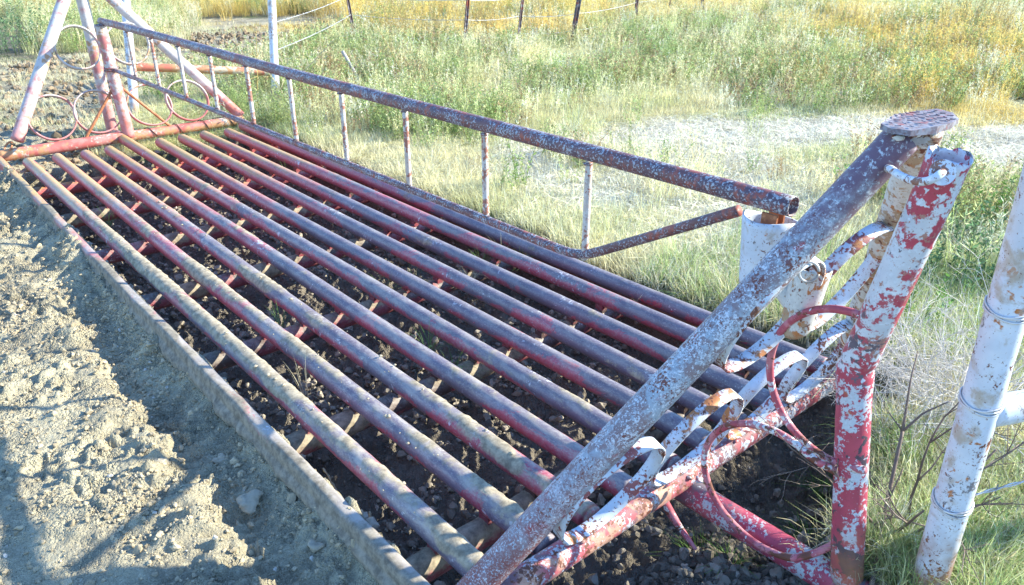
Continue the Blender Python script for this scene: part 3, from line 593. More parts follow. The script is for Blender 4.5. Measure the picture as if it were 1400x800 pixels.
# ------------------------------------------------------------------ pipe fence corners
def wraps(parent, c, ax, r, n, mat=None):
    ax = np.array(ax, float); ax /= np.linalg.norm(ax); a = np.array([1, 0, 0.]); a -= ax*a.dot(ax); a /= np.linalg.norm(a); b = np.cross(ax, a)
    t = np.linspace(0, 2*math.pi*n, 30*n); tilt = 0.18
    P = np.array(c)+a*(r*np.cos(t))[:, None]+b*(r*np.sin(t))[:, None]+ax*(0.006*t/6.28+0.012*np.sin(t+1)+0.003*np.sin(t*2.7))[:, None]
    return mesh_obj('wire_wrap', *tube(P, 0.0028, 6), M_wire, parent)
NP0, NP1 = np.array([2.065, 0.515, -0.1]), np.array([2.05, 0.525, 1.75])
nf = empty('fence_corner_post', (2.06, 0.51, 0), label='chalky white corner post with rust at its foot, right of the near wing', cat='fence post')
pipe('post', NP0, NP1, 0.0475, M_white, nf, seed=21, ns=32, step=0.02, rough=0.0006)
pipe('brace_rail', (2.08, 0.505, 0.60), (4.3, -0.60, 0.62), 0.042, M_white, nf, seed=22, ns=24)
for zz in (0.90, 0.632, 0.30):
    o = wraps(nf, NP0+(NP1-NP0)*((zz+0.1)/1.85), NP1-NP0, 0.051, 3)
cf = empty('far_fence_brace', (2.4, 9.1, 0), label='far pale pipe post pair joined by a horizontal orange pipe behind the far wing', cat='fence post')
pipe('post', (2.40, 9.08, -0.15), (2.74, 9.62, 1.5), 0.047, M_white, cf, seed=23, ns=18, label='left post, pale with rust')
pipe('post', (3.86, 8.72, -0.15), (4.22, 9.2, 1.45), 0.047, M_white, cf, seed=24, ns=18, label='right post, grey blue')
M_ochre = worn('ochre_red_pipe', (0.46, 0.25, 0.12), [((0.50, 0.15, 0.10), 0.4, 6, 0.5, 0.08), ((0.55, 0.48, 0.36), 0.3, 12, 0.5, 0.05)])
pipe('brace_rail', (2.55, 9.30, 0.42), (3.97, 8.85, 0.27), 0.045, M_ochre, cf, seed=25, ns=18)

# steel T posts and barbed wire across the meadow
TP = [((487, 62), (474, -10)), ((634, 72), (642, -30)), ((707, 64), (718, -30)), ((781, 60), (795, -20)), ((868, 39), (873, -25)), ((914, 25), (918, -20)), ((960, 22), (961, -20)), ((1013, 15), (1012, -25))]
LBT = ['grey steel post nearest the leaning stick', 'tall dark steel post left of the rust red one', 'rust red thin steel post in the meadow fence', 'thick grey weathered fence post leaning slightly right', 'dark steel post behind the pale weeds', 'thin brown post far along the fence', 'faint grey post far along the fence', 'farthest dark post at the top edge']
posts = []
for k, ((u, v), (u2, v2)) in enumerate(TP):
    b = gz(u, v, 0.0); dep = np.linalg.norm(b-CAM); z1 = 1.35
    tp = CAM+(RM @ np.array([u2-700, v2-400, FF])/FF)*((RM.T @ (b-CAM))[2]-0.25); tp = b+(tp-b)*(z1/max(0.3, tp[2])); tp[2] = z1
    gh = H(b[0], b[1]); B0 = b-(tp-b)*0.1; B0[2] = min(gh, 0)-0.1
    ax = (tp-B0)/np.linalg.norm(tp-B0); sx = np.cross(ax, [0.93, 0.37, 0]); sx /= np.linalg.norm(sx); sy = np.cross(ax, sx); mid = (B0+tp)/2; L = np.linalg.norm(tp-B0)
    s = (1.4, 1.5, 1.2, 2.2, 1.6, 1.4, 1.8, 2.2)[k]
    e = empty('fence_post', tuple(b), label=LBT[k], cat='fence post', group='steel posts of the meadow fence')
    mb = MB(); mb.add(*box(mid, 0.042*s, 0.009, L, (sx, sy, ax))); mb.add(*box(mid+sy*0.020, 0.010*s, 0.034, L, (sx, sy, ax))); mb.build('stake', M_tpost, e, smooth=False)
    mb = MB()
    for q in range(14): mb.add(*box(mid+ax*(L*(q/14-0.38))-sy*0.009, 0.012*s, 0.009, 0.012, (sx, sy, ax)))
    mb.build('notches', M_tpost, e, smooth=False, kind='stuff')
    posts.append((B0, ax, b))
h2b = np.array([3.9, 8.77, 0.0]); h2ax = np.array([0.21, 0.28, 1.0])
def strand(pts, r, barb, lab):
    out = []
    for a, b in zip(pts[:-1], pts[1:]):
        t = np.linspace(0, 1, 24)[:-1]; out.append(a+(b-a)*t[:, None]-np.array([0, 0, 1])*(0.03*4*t*(1-t))[:, None])
    out.append(pts[-1:]); P = np.concatenate(out); mb = MB(); mb.add(*tube(P, r, 5))
    D = resample(P, barb)
    for q, p in enumerate(D[1:-1]):
        d1 = np.array([math.cos(q), 0.3, math.sin(q)])*0.014; d2 = np.array([0.3, math.sin(q*2), math.cos(q*2)])*0.014
        mb.add(*tube(np.array([p-d1, p+d1]), r*0.7, 3)); mb.add(*tube(np.array([p-d2, p+d2]), r*0.7, 3))
    return tag(mb.build('barbed_wire', M_wire), lab, 'wire')
for z, lab in ((1.13, 'top barbed wire of the meadow fence'), (0.80, 'second barbed wire from the top of the meadow fence'), (0.50, 'third barbed wire from the top of the meadow fence'), (0.22, 'lowest barbed wire of the meadow fence')):
    pts = [h2b+h2ax*z]+[b+(ax/ax[2])*z*0.97 for B0, ax, b in posts]; strand(np.array(pts), 0.0040, 0.16, lab)
for z, lab, e in ((0.92, 'barbed wire at the white corner post, uppermost of three', (6.0, -1.3, 1.0)), (0.64, 'barbed wire at the white corner post, just above the brace pipe', (6.0, -1.5, 0.75)), (0.31, 'barbed wire at the white corner post, below the brace pipe', (6.0, -1.2, 0.45))):
    P = np.array([(2.10, 0.50, z), e]); t = np.linspace(0, 1, 300); Q = P[0]+(P[1]-P[0])*t[:, None]; Q += np.stack([0*t, 0.003*np.sin(t*180), 0.003*np.cos(t*180)], 1); mb = MB(); mb.add(*tube(Q, 0.0022, 6))
    Q2 = P[0]+(P[1]-P[0])*t[:, None]-np.stack([0*t, 0.003*np.sin(t*180), 0.003*np.cos(t*180)], 1); mb.add(*tube(Q2, 0.0022, 6))
    for q, p in enumerate(resample(P, 0.11)[1:-1]):
        for w in (1, -1):
            d = np.array([0.2, math.sin(q*2.1)*w, math.cos(q*2.1)])*0.014; mb.add(*tube(np.array([p-d, p+d]), 0.0018, 4))
    tag(mb.build('barbed_wire', M_wire), lab, 'wire')

# ------------------------------------------------------------------ vegetation builders
def blade(mb, bv, p, ang, L, w, lean, curl, segs=3, rs=RNG):
    d = np.array([math.cos(ang), math.sin(ang), 0.]); s = np.array([-d[1], d[0], 0.]); V = []
    for i in range(segs+1):
        t = i/segs; x = L*(lean*t+curl*t*t); z = L*t*math.sqrt(max(0.05, 1-min(0.95, (lean+curl*t)**2*0.8))); c = p+d*x+np.array([0, 0, z])
        ww = w*(1-t)**0.7
        if i < segs: V += [c-s*ww/2, c+s*ww/2]
        else: V.append(c)
    F = [[2*i, 2*i+1, 2*i+3, 2*i+2] for i in range(segs-1)]+[[2*segs-2, 2*segs-1, 2*segs]]
    mb.add(V, F); bv += list(0.10+0.75*rs.random()+0.15*(np.arange(len(V))/len(V)))
def leaf(mb, bv, p, d, L, w, val):
    d = d/np.linalg.norm(d); s = np.cross(d, RNG.normal(size=3)); s /= np.linalg.norm(s)
    mb.add([p, p+d*L*.45+s*w/2, p+d*L, p+d*L*.45-s*w/2], [[0, 1, 2, 3]]); bv += [val]*4
def stem(mb, bv, P, r0, r1, val, ns=4):
    V, F = tube(P, np.linspace(r0, r1, len(P)), ns); mb.add(V, F); bv += [val]*len(V)
def done(mb, bv, name, mat, parent=None, link=True, **k):
    o = mesh_obj(name, mb.verts(), mb.F, mat, parent, link=link, **k); add_attr(o, 'bv', bv); return o
def tuft_mesh(n, R, L0, L1, w, lean=0.35, curl=0.4, segs=3):
    mb = MB(); bv = []
    for i in range(n):
        a = RNG.random()*6.28; rr = R*math.sqrt(RNG.random()); p = np.array([rr*math.cos(a), rr*math.sin(a), -0.005])
        blade(mb, bv, p, a+RNG.normal()*0.8, L0+(L1-L0)*RNG.random(), w*(.7+.6*RNG.random()), lean*RNG.random()*1.4, curl*RNG.random()*1.5, segs)
    return mb, bv
def stalk_mesh(n, R, Hh, w, heads=True):
    mb = MB(); bv = []
    for i in range(n):
        a = RNG.random()*6.28; rr = R*math.sqrt(RNG.random()); L = Hh*(.6+.5*RNG.random()); ln = RNG.normal(size=2)*0.16
        p = np.array([rr*math.cos(a), rr*math.sin(a), 0]); t = np.linspace(0, 1, 5)[:, None]
        P = p+np.concatenate([ln[0]*L*t**1.6, ln[1]*L*t**1.6, L*t], 1); v = .4+.5*RNG.random(); stem(mb, bv, P, w, w*.5, v, 3)
        if heads:
            for q in range(9):
                u = .6+.4*RNG.random(); pp = p+np.array([ln[0]*L*u**1.6, ln[1]*L*u**1.6, L*u]); d = RNG.normal(size=3); d[2] = abs(d[2])+.4; leaf(mb, bv, pp, d, .02+.03*RNG.random(), .006, .35+.6*RNG.random())
    return mb, bv
def weed_mesh(n, R, Hh, leaves=26, lw=0.010, ll=0.032):
    mb = MB(); bv = []
    for i in range(n):
        a = RNG.random()*6.28; rr = R*math.sqrt(RNG.random()); L = Hh*(.55+.55*RNG.random()); ln = RNG.normal(size=2)*0.22
        p = np.array([rr*math.cos(a), rr*math.sin(a), 0]); t = np.linspace(0, 1, 5)[:, None]; P = p+np.concatenate([ln[0]*L*t**1.5, ln[1]*L*t**1.5, L*t], 1); stem(mb, bv, P, .0028, .001, .3, 3)
        for q in range(leaves):
            u = .12+.88*RNG.random(); pp = p+np.array([ln[0]*L*u**1.5, ln[1]*L*u**1.5, L*u]); b = RNG.random()*6.28; d = np.array([math.cos(b), math.sin(b), .25+.8*RNG.random()]); leaf(mb, bv, pp, d, ll*(.6+.8*RNG.random()), lw*(.6+.8*RNG.random()), .2+.7*RNG.random())
    return mb, bv
def litter_mesh(n, R):
    mb = MB(); bv = []
    for i in range(n):
        a = RNG.random()*6.28; rr = R*math.sqrt(RNG.random()); b = RNG.random()*6.28; L = .05+.13*RNG.random(); c = np.array([rr*math.cos(a), rr*math.sin(a), .004+.03*RNG.random()]); d = np.array([math.cos(b), math.sin(b), RNG.normal()*.15]); s = np.array([-d[1], d[0], 0])*.0018
        mid = c+np.array([0, 0, .012*RNG.random()]); V = [c-d*L/2-s, c-d*L/2+s, mid+s, mid-s, c+d*L/2]; mb.add(V, [[0, 1, 2, 3], [3, 2, 4]]); bv += [.4+.6*RNG.random()]*5
    return mb, bv
def src(lst, name, mat):
    c = bpy.data.collections.new(name)
    for i, (mb, bv) in enumerate(lst):
        o = done(mb, bv, '%s_%02d' % (name, i), mat, link=False); c.objects.link(o)
    return c
def scatter(name, coll, pts, rot, scl, idx, tint, label, kind='stuff'):
    me = bpy.data.meshes.new(name); me.from_pydata(np.asarray(pts).tolist(), [], [])
    def A(n, t, f, v): a = me.attributes.new(n, t, 'POINT'); a.data.foreach_set(f, np.ascontiguousarray(v).ravel())
    A('rot', 'FLOAT_VECTOR', 'vector', np.asarray(rot, np.float32)); A('scl', 'FLOAT', 'value', np.asarray(scl, np.float32)); A('idx', 'INT', 'value', np.asarray(idx, np.int32))
    A('tint', 'FLOAT_COLOR', 'color', np.c_[tint, np.ones(len(pts))].astype(np.float32))
    o = bpy.data.objects.new(name, me); COL.objects.link(o); tag(o, label, kind=kind)
    ng = bpy.data.node_groups.new(name+'_nodes', 'GeometryNodeTree'); ng.interface.new_socket('Geometry', in_out='INPUT', socket_type='NodeSocketGeometry'); ng.interface.new_socket('Geometry', in_out='OUTPUT', socket_type='NodeSocketGeometry')
    N = ng.nodes; Lk = ng.links; gi = N.new('NodeGroupInput'); go = N.new('NodeGroupOutput'); ip = N.new('GeometryNodeInstanceOnPoints'); ci = N.new('GeometryNodeCollectionInfo')
    ci.inputs['Collection'].default_value = coll; ci.inputs['Separate Children'].default_value = True; ci.inputs['Reset Children'].default_value = True
    def na(n, t): q = N.new('GeometryNodeInputNamedAttribute'); q.data_type = t; q.inputs['Name'].default_value = n; return [s for s in q.outputs if s.enabled and s.name == 'Attribute'][0]
    e2r = N.new('FunctionNodeEulerToRotation'); Lk.new(na('rot', 'FLOAT_VECTOR'), e2r.inputs[0])
    Lk.new(gi.outputs[0], ip.inputs['Points']); Lk.new(ci.outputs[0], ip.inputs['Instance']); ip.inputs['Pick Instance'].default_value = True
    Lk.new(na('idx', 'INT'), ip.inputs['Instance Index']); Lk.new(e2r.outputs[0], ip.inputs['Rotation']); Lk.new(na('scl', 'FLOAT'), ip.inputs['Scale']); Lk.new(ip.outputs[0], go.inputs[0])
    md = o.modifiers.new('scatter', 'NODES'); md.node_group = ng; return o
def visible(x, y, z=0.2, pad=90):
    P = np.stack([x, y, np.full_like(x, z)], 1)-CAM; c = P @ RM; u = 700+FF*c[:, 0]/c[:, 2]; v = 400+FF*c[:, 1]/c[:, 2]
    return (c[:, 2] > 0.2) & (u > -pad) & (u < 1400+pad) & (v > -pad*1.2) & (v < 800+pad)

# ------------------------------------------------------------------ meadow
def col(*c): return np.array(c, float)
STRAW = col(.64, .59, .36); GREEN = col(.20, .31, .09); PALEG = col(.48, .53, .24); GOLD = col(.68, .48, .13); RUSTY = col(.42, .30, .17); SILV = col(.66, .66, .54)
def field_tint(x, y, dry):
    n = fbm(x*.9, y*.9, 4, 81); n2 = fbm(x*.4+9, y*.4, 3, 82); k = RNG.random(len(x))
    green = np.clip(.24+n*1.7-dry, 0, 1); c = lerp(STRAW, PALEG, green[:, None]); c = lerp(c, GREEN, (np.clip(green-.45, 0, 1)*(k > .25))[:, None])
    gold = np.maximum.reduce([sst(12.0, 13.2, y+.25*n)*sst(6.2, 7.5, x), .9*blob(x, y, 14.5, 6.0, 5.0, 2.6, 40), blob(x, y, 9, 12.5, 3.0, 1.8, -40), blob(x, y, 13.5, 5.0, 4.0, 2.0, 60), blob(x, y, 10.0, 3.2, 2.4, 1.5, 40), .8*blob(x, y, 6.5, 13.5, 2.0, 1.4, 0), .8*blob(x, y, 15, 14, 7.0, 4.0, 0)])
    c = lerp(c, GOLD, (gold*(k < .75)*.8)[:, None]); c = lerp(c, SILV, ((k > .78)*.8)[:, None]); return c*(.8+.45*RNG.random(len(x)))[:, None], gold
def rand_area(n, x0, x1, y0, y1): return x0+(x1-x0)*RNG.random(n), y0+(y1-y0)*RNG.random(n)
short_src = src([tuft_mesh(34, .10, .05, .13, .0035) for _ in range(5)], 'short_tuft', M_blade)
tall_src = src([tuft_mesh(34, .10, .16, .36, .0045, .25, .45) for _ in range(4)]+[stalk_mesh(12, .12, .42, .0016) for _ in range(4)], 'tall_tuft', M_blade)
weed_src = src([weed_mesh(9, .13, .38) for _ in range(4)], 'leafy_weed', M_blade)
lit_src = src([litter_mesh(46, .16) for _ in range(4)], 'straw_litter', M_blade)
def rot_for(n): return np.stack([RNG.normal(size=n)*.06, RNG.normal(size=n)*.06, RNG.random(n)*6.28], 1)
def fence_side(x, y):
    "positive on the near side of the far fence line"
    return -((y-8.75)-(-0.0)*(x-3.9)) if False else None
# short grass and litter: near region dense, far region coarser
X, Y = rand_area(120000, 0.9, 9.5, -0.6, 10); r = np.hypot(X, Y); pit, gra, grv, dd = masks(X, Y)
keep = visible(X, Y) & (RNG.random(len(X)) < gra*lerp(1.0, .40, sst(2.5, 8, r))*(1-.97*grv)*(.50+.50*sst(-.25, .2, fbm(X*1.6, Y*1.6, 3, 91)))) & (dd < -.05)
X, Y = X[keep], Y[keep]; Z = height(X, Y); c, g = field_tint(X, Y, .10)
scatter('short_grass', short_src, np.stack([X, Y, Z], 1), rot_for(len(X)), .6+.8*RNG.random(len(X)), RNG.integers(0, 5, len(X)), c, 'short green and straw grass right of the cattle guard')
X, Y = rand_area(50000, 0.9, 10, -0.6, 11); pit, gra, grv, dd = masks(X, Y); keep = visible(X, Y) & (RNG.random(len(X)) < gra*.9*(1-.25*grv)) & (dd < -.24) & ((X > 2.25) | (Y > 2)); X, Y = X[keep], Y[keep]
c = lerp(STRAW*1.0, col(.64, .62, .53), np.clip(grv[keep]*1.3, 0, 1)[:, None])*(.6+.7*RNG.random(len(X)))[:, None]; scatter('straw_litter', lit_src, np.stack([X, Y, height(X, Y)], 1), rot_for(len(X)), .7+.8*RNG.random(len(X)), RNG.integers(0, 4, len(X)), c, 'flattened dry straw lying over the meadow soil')
# tall growth
def tall_density(x, y):
    # open trampled strip beside the guard, dense growth beyond it
    d1 = sst(3.9, 5.4, x+0.35*(y-3)*0+fbm(x*.8, y*.8, 3, 71)*.9+.35*np.clip(y-4, 0, 4)); path = blob(x, y, 6.7, 4.0, 3.4, 1.0, -28)+blob(x, y, 7.9, 2.3, 2.4, 1.2, -20)
    return np.clip(d1*(1-.99*np.clip(path, 0, 1)), 0, 1)
X, Y = rand_area(70000, 2.5, 34, .2, 34); r = np.hypot(X, Y); pit, gra, grv, dd = masks(X, Y)
keep = visible(X, Y, .3) & (RNG.random(len(X)) < gra*tall_density(X, Y)*lerp(1, .75, sst(6, 25, r))*(.25+.75*sst(-.35, .15, fbm(X*2.2, Y*2.2, 3, 93)))) & (dd < -.1); X, Y = X[keep], Y[keep]
c, g = field_tint(X, Y, .0); idx = np.where(RNG.random(len(X)) < .55, RNG.integers(0, 4, len(X)), RNG.integers(4, 8, len(X)))
scatter('tall_grass', tall_src, np.stack([X, Y, height(X, Y)], 1), rot_for(len(X)), (.5+.55*RNG.random(len(X)))*lerp(1, 1.35, sst(8, 20, np.hypot(X, Y))), idx, c, 'tall pale green and golden meadow grass beyond the gate')
X, Y = rand_area(26000, 2.5, 24, .2, 22); pit, gra, grv, dd = masks(X, Y); keep = visible(X, Y, .3) & (RNG.random(len(X)) < gra*(1-.9*grv)*tall_density(X, Y)*sst(-.25, .3, fbm(X*.7, Y*.7, 3, 95))) & (dd < -.1); X, Y = X[keep], Y[keep]
c = lerp(GREEN, PALEG, RNG.random(len(X))[:, None])*(.8+.5*RNG.random(len(X)))[:, None]; c = np.where((RNG.random(len(X)) < .2)[:, None], RUSTY, c)
scatter('leafy_weeds', weed_src, np.stack([X, Y, height(X, Y)], 1), rot_for(len(X)), .5+.6*RNG.random(len(X)), RNG.integers(0, 4, len(X)), c, 'leafy pale green weeds mixed into the meadow')
# sparse grass on the far dirt and a few short tufts along the pit lip
X, Y = rand_area(9000, -4, 12, 8, 20); pit, gra, grv, dd = masks(X, Y); keep = visible(X, Y) & (gra < .6) & (fbm(X*.8, Y*.8, 3, 96) > .12); X, Y = X[keep], Y[keep]
c, g = field_tint(X, Y, .2); scatter('sparse_grass', short_src, np.stack([X, Y, height(X, Y)], 1), rot_for(len(X)), .5+.7*RNG.random(len(X)), RNG.integers(0, 5, len(X)), c, 'sparse grass in the far churned dirt')
# lush green patch along the right bottom and beside the wing
X, Y = rand_area(5200, 1.95, 5.5, -.5, 2.6); pit, gra, grv, dd = masks(X, Y); keep = visible(X, Y) & (dd < -.03) & (X > 2.02) & (fbm(X*1.2, Y*1.2, 3, 97) > -.35) & (RNG.random(len(X)) < sst(5.5, 2.6, X)); X, Y = X[keep], Y[keep]
c = lerp(GREEN, PALEG, (RNG.random(len(X))**1.4)[:, None])*1.1; c = np.where((RNG.random(len(X)) < .22)[:, None], SILV, c); lush = src([tuft_mesh(26, .07, .10, .24, .0038, .4, .7) for _ in range(4)], 'lush_tuft', M_blade)
scatter('lush_grass', lush, np.stack([X, Y, height(X, Y)], 1), rot_for(len(X)), .55+.6*RNG.random(len(X)), RNG.integers(0, 4, len(X)), c, 'lush green grass around the white corner post')

px_, py_ = [], []
for (bx, by, nn_, rr_) in ((2.065, .515, 60, .16), (1.99, .66, 40, .14), (2.3, .75, 30, .3), (3.0, 1.15, 40, .2)):
    a_ = RNG.random(nn_)*6.28; q_ = .055+rr_*RNG.random(nn_); px_.append(bx+q_*np.cos(a_)); py_.append(by+q_*np.sin(a_))
X, Y = np.concatenate(px_), np.concatenate(py_); _m = masks(X, Y); k = (_m[3] < -.02) & (X > 1.99); X, Y = X[k], Y[k]
scatter('matted_grass', tall_src, np.stack([X, Y, height(X, Y)], 1), rot_for(len(X))+np.stack([RNG.normal(size=len(X))*.4, RNG.normal(size=len(X))*.4, 0*X], 1), .25+.35*RNG.random(len(X)), RNG.integers(0, 4, len(X)), lerp(STRAW, GREEN, RNG.random(len(X))[:, None])*1.0, 'matted dead grass round the feet of the posts')

# ------------------------------------------------------------------ soil clods
cc = bpy.data.collections.new('clod')
for i in range(8):
    V, F = clod_mesh(i+3); o = mesh_obj('clod_%02d' % i, V, F, M_clod, link=False, smooth=False); cc.objects.link(o)
def clods(name, X, Y, s, tint, label):
    n = len(X); Z = height(X, Y); scatter(name, cc, np.stack([X, Y, Z+s*.25], 1), RNG.random((n, 3))*6.28*np.array([.12, .12, 1]), s, RNG.integers(0, 8, n), tint, label)
X, Y = rand_area(150000, -.5, .93, .9, 9); k = visible(X, Y, -.1, 60); X, Y = X[k], Y[k]; dens = .18+.82*sst(-.1, .35, fbm(X*2.4, Y*2.4, 4, 51)); k = RNG.random(len(X)) < dens*.8; X, Y = X[k], Y[k]
n = len(X); s = .0022+.010*RNG.random(n)**6+.016*(RNG.random(n) < .012)*RNG.random(n); t = np.array(DIRTC)*1.12*(.65+.6*RNG.random(n))[:, None]; t = np.where((RNG.random(n) < .018)[:, None], col(.5, .49, .46), t)
t = t*np.array([1, .97, .9]); clods('road_clods', X, Y, s, t, 'crumbs and clods of dry clay on the dirt road')
X, Y = rand_area(26000, .95, 3.3, .6, 7.9); k = visible(X, Y, -.3, 30); X, Y = X[k], Y[k]; pit, gra, grv, dd = masks(X, Y); k = (pit > .05) & (RNG.random(len(X)) < .25+.75*sst(-.1, .3, fbm(X*3, Y*3, 3, 52))); X, Y = X[k], Y[k]; n = len(X)
s = .005+.022*RNG.random(n)**3.5; t = col(.33, .295, .24)*(.55+.9*RNG.random(n))[:, None]; clods('pit_clods', X, Y, s, t, 'dark moist soil clods on the floor of the pit')
X, Y = rand_area(16000, -4, 9, 7.6, 17); pit, gra, grv, dd = masks(X, Y); k = visible(X, Y, 0, 40) & (gra < .5) & (pit < .3); X, Y = X[k], Y[k]; n = len(X)
s = .008+.045*RNG.random(n)**3; t = col(.26, .20, .135)*(.5+.9*RNG.random(n))[:, None]; clods('far_clods', X, Y, s, t, 'churned brown clods behind the far wing')
X, Y = rand_area(9000, .95, 2.3, .45, 1.25); pit, gra, grv, dd = masks(X, Y); k = (gra < .5) & (Y > .5); X, Y = X[k], Y[k]; n = len(X); s = .004+.020*RNG.random(n)**4; t = col(.20, .18, .145)*(.4+1.0*RNG.random(n))[:, None]; clods('near_clods', X, Y, s, t, 'dug up soil clods beside the red foot pipe')
X, Y = rand_area(14000, 3.2, 9.5, 1.2, 6); pit, gra, grv, dd = masks(X, Y); k = (grv > .25); X, Y = X[k], Y[k]; n = len(X); s = .004+.012*RNG.random(n)**2; t = col(.56, .54, .50)*(.6+.6*RNG.random(n))[:, None]; clods('gravel', X, Y, s, t, 'pale gravel showing through the meadow track')
# mud crumbs stuck on the left rails: one stuff part
mb = MB(); cv, cf_ = clod_mesh(77, 1)
for q in range(170):
    i = int(RNG.integers(0, 3)) if RNG.random() < .9 else int(RNG.integers(3, 6)); y = 1.5+4.4*RNG.random(); a = RNG.normal()*.45-.25; s = .0025+.010*RNG.random()**5; rr = .0445+s*.05
    a0 = RNG.random()*6.28; ca, sa = math.cos(a0), math.sin(a0); V = (cv*np.array([1, 1.25, .6])*s) @ np.array([[ca, -sa, 0], [sa, ca, 0], [0, 0, 1]]); mb.add(V+np.array([RX[i]+rr*math.sin(a), y, rr*math.cos(a)]), cf_)
mb.build('mud_crumbs', M_mudlump, guard, kind='stuff')
# single large clods
for (u, v, s, lab) in ((335, 672, .05, 'biggest pale clay clod beside the mud coated edge beam'), (300, 612, .028, 'smaller pale clod up the road from the biggest clod'), (275, 398, .03, 'grey clod leaning against the edge beam'), (215, 628, .03, 'flat pale clod on the sunlit part of the road'), (430, 742, .03, 'clod in the shade at the foot of the edge beam')):
    p = gz(u, v, -.08); V, F = clod_mesh(int(u), 3); V = V*s*np.array([1.1, .9, .9])+np.array([p[0], p[1], H(p[0], p[1])+s*.35]); tag(mesh_obj('clay_clod', V, F, M_mudlump), lab, 'clod', 'larger clay clods on the road')

# ------------------------------------------------------------------ single plants
def plant(name, fn, mat, loc, lab, cat, group=None, scale=1.0):
    mb, bv = fn; V = mb.verts()*scale; o = mesh_obj(name, V, mb.F, mat); o.location = loc; add_attr(o, 'bv', bv); return tag(o, lab, cat, group)
TUFTS = [((1148, 585), 34, .15, 'bright grass tuft between the upper rod ring and the kinked post'), ((1120, 650), 30, .14, 'spreading half dry grass tuft left of the kinked post foot'), ((975, 640), 16, .10, None), ((960, 700), 22, .10, 'small green tuft in the soil under the lower rod ring'), ((1000, 742), 26, .09, 'low grass tuft beside the red foot pipe')]
for (u, v), n, L, lab in TUFTS:
    if lab is None: continue
    p = gz(u, v, -.08); z = H(p[0], p[1]); plant('grass_tuft', tuft_mesh(n*3, .045, L*.5, L*1.25, .0026, .6, .9, 6), M_green, (p[0], p[1], z), lab, 'grass tuft', 'grass tufts at the near wing')
GAP = [((372, 432), 'grass tuft between the first and second rail, at mid length'), ((150, 290), 'grass sprig in the leftmost gap near the far end'), ((590, 462), 'grass sprig between the fifth and sixth rail near mid length'), ((640, 372), 'grass sprig right of a crimson patch under the gate'), ((548, 372), 'row of green blades between the sixth and seventh rail'), ((528, 382), 'lone sprig on the sixth rail gap'), ((655, 348), 'taller sprig between the eighth and ninth rail'), ((690, 330), 'dry straw tuft next to the rightmost rail'), ((605, 490), 'sprig growing beside a muddy support'), ((760, 330), 'sprig below the gate bend'), ((970, 470), 'pale sprig behind the near left brace'), ((420, 520), 'weed in the second gap, low and pale'), ((395, 225), 'thin blades under the gate near the fourth picket')]
for k, ((u, v), lab) in enumerate(GAP):
    p = gz(u, v+4, -.02); xg = min((RX[i]+RX[i+1])/2 for i in range(9) if abs((RX[i]+RX[i+1])/2-p[0]) == min(abs((RX[j]+RX[j+1])/2-p[0]) for j in range(9)))
    L = .15+.06*RNG.random(); plant('grass_sprig', tuft_mesh(22, .02, L*.5, L, .0024, .5, .8, 5), M_green if k % 4 != 3 else M_strawm, (xg, p[1], -.085), lab, 'grass tuft', 'sprigs growing up between the rails')
# dry roots hanging in the near gaps
for k, (pl, lab) in enumerate([([(418, 640), (425, 665), (438, 690), (445, 690)], 'dry root hanging in the leftmost gap'), ([(443, 640), (458, 668), (468, 690)], 'second dry root in the leftmost gap, just right of the first'), ([(450, 690), (462, 715), (470, 742)], 'knobbly root lower in the leftmost gap'), ([(505, 700), (512, 722), (516, 748)], 'short thick root beneath the first rail')]):
    P = np.array([gz(u, v, -.12-.03*q) for q, (u, v) in enumerate(pl)]); P = resample(P, .01); P += .004*np.stack([fbm(np.arange(len(P))*.6+q*9, np.arange(len(P))*0+k, 2, 5) for q in range(3)], 1)
    V, F = tube(P, .004+.0015*np.sin(np.arange(len(P))*1.7), 7); o = mesh_obj('root', V, F, M_root); add_attr(o, 'bv', np.full(len(o.data.vertices), .5)); tag(o, lab, 'root', 'dry roots in the pit')
def twig_bush(n, Hh, spread, r0, depth=3, kids=3, lean=(0, 0)):
    mb = MB(); bv = []
    def grow(p, d, L, r, k):
        m_ = 5; P = [p]
        for i in range(m_): d = d+RNG.normal(size=3)*.14; d /= np.linalg.norm(d); P.append(P[-1]+d*L/m_)
        P = np.array(P); V, F = tube(P, np.linspace(r, r*.5, len(P)), 4 if k < depth else 6); mb.add(V, F); bv.extend([.3+.5*RNG.random()]*len(V))
        if k > 0:
            for _ in range(kids):
                i = int(RNG.integers(2, m_+1)); dd_ = d+RNG.normal(size=3)*.75; dd_[2] = dd_[2]*.6+.15; dd_ /= np.linalg.norm(dd_); grow(P[i], dd_, L*(.45+.3*RNG.random()), r*.55, k-1)
    for i in range(n):
        a = RNG.random()*6.28; d = np.array([math.cos(a)*spread+lean[0], math.sin(a)*spread+lean[1], 1.0]); d /= np.linalg.norm(d); grow(np.array([math.cos(a)*.04, math.sin(a)*.04, -.02]), d, Hh*(.5+.5*RNG.random()), r0, depth)
    return mb, bv
def at(u, v, z=-.04): p = gz(u, v, z); return (p[0], p[1], H(p[0], p[1]))
plant('dead_shrub', twig_bush(34, .46, .65, .0032, 3, 4), M_twig, at(1285, 575), 'leafless pale grey shrub between the kinked post and the white corner post', 'shrub')
plant('dead_shrub', twig_bush(5, .55, .35, .006, 3, 3), M_brown, at(1222, 735), 'dark brown bare twigs around the sapling stem', 'shrub')
plant('dead_shrub', twig_bush(16, .30, .8, .0028, 3, 3), M_twig, at(1215, 590), 'smaller tangle of bare grey twigs right behind the kinked post', 'shrub')
sap = MB(); sb = []
def limb(pts, r0, r1):
    P = resample(np.array(pts), .02); V, F = tube(P, np.linspace(r0, r1, len(P)), 7); sap.add(V, F); sb.extend([.45]*len(V))
